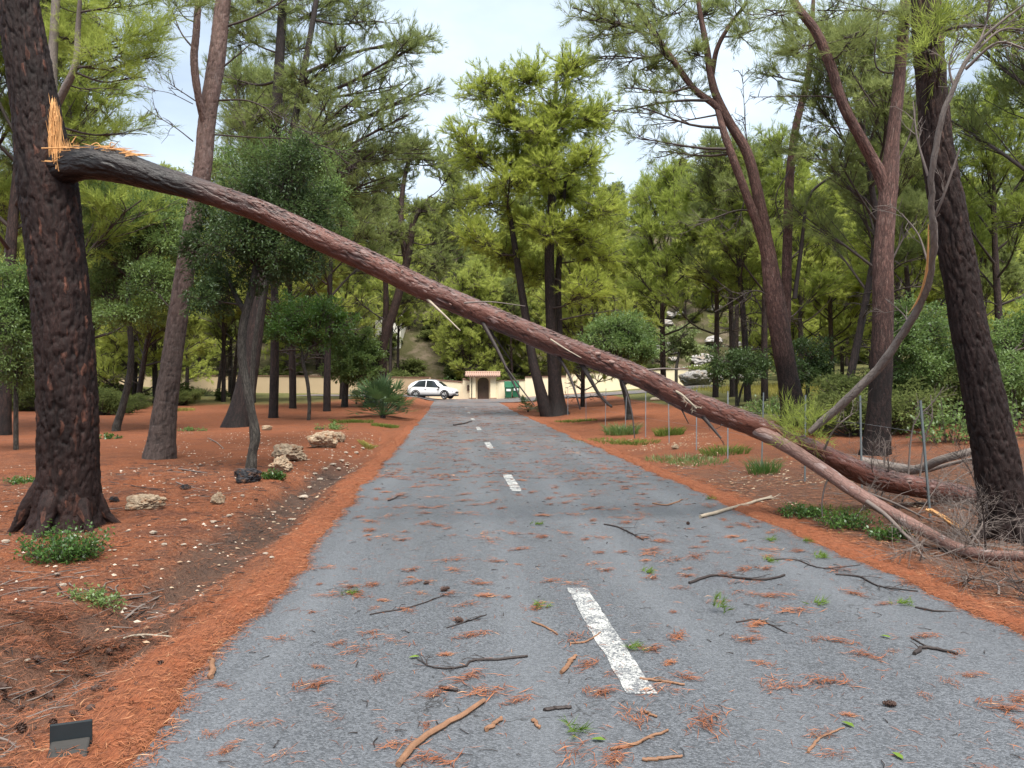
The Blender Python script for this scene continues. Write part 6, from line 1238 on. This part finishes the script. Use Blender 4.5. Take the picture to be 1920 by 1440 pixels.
# upright dead shoots right of the fork
for i, (pts) in enumerate([[(1700, 880, 10.2), (1712, 800, 10.2), (1745, 760, 10.1), (1770, 725, 10.0)], [(1720, 885, 10.4), (1735, 820, 10.4), (1748, 785, 10.3), (1745, 740, 10.3)], [(1655, 872, 10.8), (1660, 840, 10.8), (1655, 820, 10.8)], [(1545, 845, 9.2), (1560, 812, 9.1), (1580, 790, 9.0), (1600, 775, 9.0)]]):
    q = [P(*p_) for p_ in pts]; o3 = q[0].copy(); o3.z = min(o3.z, max(g1(o3.x, o3.y), 0)) if i < 3 else o3.z
    if i < 3: q[0].z = g1(q[0].x, q[0].y)-.05
    root = empty('dead_shoot', o3, ['tall pale dead shoot bending right beside the right-hand pine', 'thin pale dead shoot left of the right-hand pine', 'short pale stub rising behind the fallen stem', 'thin pale twig rising from the fallen stem crotch'][i], 'branch'); build('branch', bare(rg, catmull(q, 14), .016, .006, 7, .35, .0035, .3), M['twig_grey'], root, o3)

# ------------------------------------------------------------------ cones, green sprigs, leaves, the box
M['cone'] = plain('pine_cone', (.060, .034, .026), .7, var=.4, scale=30)
def cone_mesh(seed):
    rg = np.random.default_rng(seed); parts = []; V, F_ = [], []
    core = tube([(-.035, 0, .016), (-.02, 0, .018), (.01, 0, .018), (.035, 0, .014)], [.012, .017, .015, .003], 7)
    for r_ in range(6):
        x = -.030+r_*.0115; rad = [.018, .024, .025, .022, .016, .009][r_]
        for k in range(7):
            a = k*.8976+r_*.45; c_ = np.array([0, math.cos(a), math.sin(a)]); t_ = np.array([0, -math.sin(a), math.cos(a)]); o = np.array([x, 0, .018]); i0 = len(V); tip = o+c_*rad+np.array([.010, 0, 0])
            V += [o+c_*.008-t_*.006, o+c_*.008+t_*.006, tip+t_*.005, tip-t_*.005]; F_ += [[i0, i0+1, i0+2, i0+3]]
    return core+[dict(v=np.array(V), f=np.array(F_))]
cone_me = [mesh_data('pine_cone', cone_mesh(i), M['cone'], smooth=False) for i in range(2)]
cpx = [(150, 1290), (190, 1248), (140, 1345), (215, 1335), (245, 1330), (70, 1240), (95, 1310), (60, 1330), (180, 1296), (300, 1252), (265, 1258), (215, 1300), (40, 1372), (8, 1310), (5, 1292), (290, 1270), (330, 1240), (230, 1215), (190, 1365), (120, 1250), (35, 1335), (100, 1360), (255, 1290), (170, 1335), (320, 1215), (205, 1225), (62, 1300), (160, 1225), (280, 1340), (110, 1395), (480, 940), (835, 1118), (800, 1105), (860, 1178), (1668, 1340), (1290, 990)]
for i, (px, py) in enumerate(cpx):
    o = bpy.data.objects.new('pine_cone', cone_me[i % 2]); link(o); g_ = G(px, py)
    u_ = g_.x+ROAD_K*g_.y; g_.z = .006 if U_L < u_ < U_R else g_.z; o.location = g_; s = R.uniform(.6, 1.0); o.scale = (s, s, s); o.rotation_euler = (0, R.uniform(-.3, .3), R.uniform(0, 6.28))
    tag(o, 'dark pine cone lying on the asphalt' if i > 30 else 'dark pine cone among the needles at lower left', 'pine cone', 'pine cones on the road' if i > 30 else 'pine cones at lower left')
for i, (px, py) in enumerate([(655, 1115), (1010, 1140), (1350, 1150), (1540, 1048), (1510, 1018), (1445, 1015), (1535, 1045), (1185, 1220), (1080, 1378), (1440, 1055), (1330, 938), (1215, 1075), (1008, 985), (1530, 1135), (1690, 1136)]):
    Yr = CAM_H/((py-CY)/F_PX); loc = Vector(((px-CX)/F_PX*Yr, Yr, .006)); k = 10 if i != 2 else 16; pt = np.stack([rg.normal(0, .03, k), rg.normal(0, .02, k), rg.uniform(.004, .02 if i != 2 else .10, k)], -1); dr = np.stack([rg.normal(.5, .5, k), rg.normal(0, .5, k), np.full(k, .12 if i != 2 else .6)], -1)
    tf = tufts(rg, pt, dr, 9, .06, .004, .5, .03); tf['v'][:, 2] = np.maximum(tf['v'][:, 2], .001); o = build('green_sprig', tf, M['sprig']) if False else build('green_sprig', tf, M['leaf_sprig'])
    o.location = loc; tag(o, 'upright bright green pine sprig on the road right of centre' if i == 2 else 'little fresh green pine sprig fallen on the asphalt', 'sprig', None if i == 2 else 'green sprigs on the road', 'stuff' if i == 13 else None)
for i, (px, py, lab) in enumerate([(1122, 1392, 'bright green leaf by the bent brown stick'), (1683, 1422, 'bright green leaf at the bottom right'), (1590, 1363, 'pale green round leaf beside the crooked twig'), (1660, 1197, 'pale green leaf on a needle clump in the right lane'), (777, 1236, 'whitish green leaf at the end of the black twig'), (655, 1113, 'yellow-green leaf in the left lane')]):
    Yr = CAM_H/((py-CY)/F_PX); v = np.array([(-.035, 0, 0), (-.012, .014, .006), (.016, .012, .007), (.035, 0, .002), (.016, -.012, .005), (-.012, -.014, .008), (0, 0, .002)]); f = np.array([[6, 0, 5], [6, 1, 0], [6, 2, 1], [6, 3, 2], [6, 4, 3], [6, 5, 4]])
    o = build('fallen_leaf', dict(v=v*[1, 1, 1], f=f, t=np.full(7, .8)), M['leaf_sprig']); o.location = ((px-CX)/F_PX*Yr, Yr, .012); o.rotation_euler = (0, 0, R.uniform(0, 6)); tag(o, lab, 'leaf')
# the dark box sunk beside the road
M['box_dark'] = plain('box_dark', (.016, .021, .024), .5, var=.3); M['box_lid'] = plain('box_side', (.030, .028, .026), .7, var=.3, bump=.3)
b0 = G(120, 1440); bxr = empty('drain_box', b0, 'dark grey box sunk in the needles at the lower left corner', 'box', rz=.35)
bd = box(-.075, .075, .03, .14, -.15, .06); bd['v'][4:6, 2] -= .05; bevel(build('body', bd, M['box_lid'], bxr, smooth=False), .008); bk = box(-.080, .080, .144, .16, -.1, .125); bevel(build('back_plate', bk, M['box_dark'], bxr, smooth=False), .004)

# ------------------------------------------------------------------ scrub on the hillside and round the woods
sb = []
for k in range(4):
    rq = np.random.default_rng(500+k); W, L_ = [], []
    for q in range(5):
        c_ = np.array([rq.normal(0, .55), rq.normal(0, .55), rq.uniform(.35, .9)]); cc, lf = leaf_blob(rq, c_, (.6, .6, .45), 80, 2.2, .22, .10); lf['m'] = 1; L_.append(lf); W.append(prisms(np.tile([[0, 0, -.15]], (len(cc), 1)), cc, .02, .01))
    sb.append(mesh_data('scrub_bush', W+L_, [M['twig'], M['leaf_scrub']]))
sn = []
for k in range(3):
    rq = np.random.default_rng(600+k); W, L_ = [], []
    for q in range(6):
        c_ = np.array([rq.normal(0, .5), rq.normal(0, .5), rq.uniform(.3, .8)]); cc, lf = leaf_blob(rq, c_, (.5, .5, .38), 25, 1.6, .085, .034); lf['m'] = 1; L_.append(lf); W.append(prisms(np.tile([[0, 0, -.15]], (len(cc), 1)), cc, .012, .005))
    sn.append(mesh_data('scrub_bush', W+L_, [M['twig'], M['leaf_scrub']]))
Rs = random.Random(77); n_ = 0
while n_ < 239:
    if n_ < 95: Y = 83+Rs.random()**1.4*40; px = Rs.uniform(-60, 1980); lab, grp = 'low scrub bush under the pines on the hillside behind the wall', 'scrub on the hillside'
    elif n_ < 125: Y = Rs.uniform(20, 60); px = Rs.uniform(1560, 2000); lab, grp = 'low scrub bush in the wood at right beyond the fence', 'scrub in the right wood'
    elif n_ >= 231: Y = Rs.uniform(17, 30); px = Rs.uniform(1500, 1930); lab, grp = 'low scrub bush just beyond the fence near the right-hand pines', 'scrub just beyond the fence'
    elif n_ >= 215: Y = Rs.uniform(34, 60); px = Rs.uniform(0, 420); lab, grp = 'low scrub bush on the red ground at left before the wall', 'scrub before the wall'
    elif n_ >= 150: Y = 83+Rs.random()*30; px = Rs.uniform(480, 1120); lab, grp = 'low scrub bush on the bank above the car and the gateway', 'scrub above the car and gateway'
    else: Y = Rs.uniform(34, 74); px = Rs.uniform(-60, 240); lab, grp = 'low scrub bush in the wood at far left', 'scrub in the left wood'
    p_ = at_ground(px, Y); s = Rs.uniform(.6, 1.6)*(1.2 if Y > 80 else .9); o = bpy.data.objects.new('scrub_bush', sb[n_ % 4] if Y > 48 else sn[n_ % 3]); link(o); o.location = p_; o.scale = (s*1.2, s*1.2, s*Rs.uniform(.7, 1.1)); o.rotation_euler = (0, 0, Rs.uniform(0, 6.28)); tag(o, lab, 'bush', grp); n_ += 1
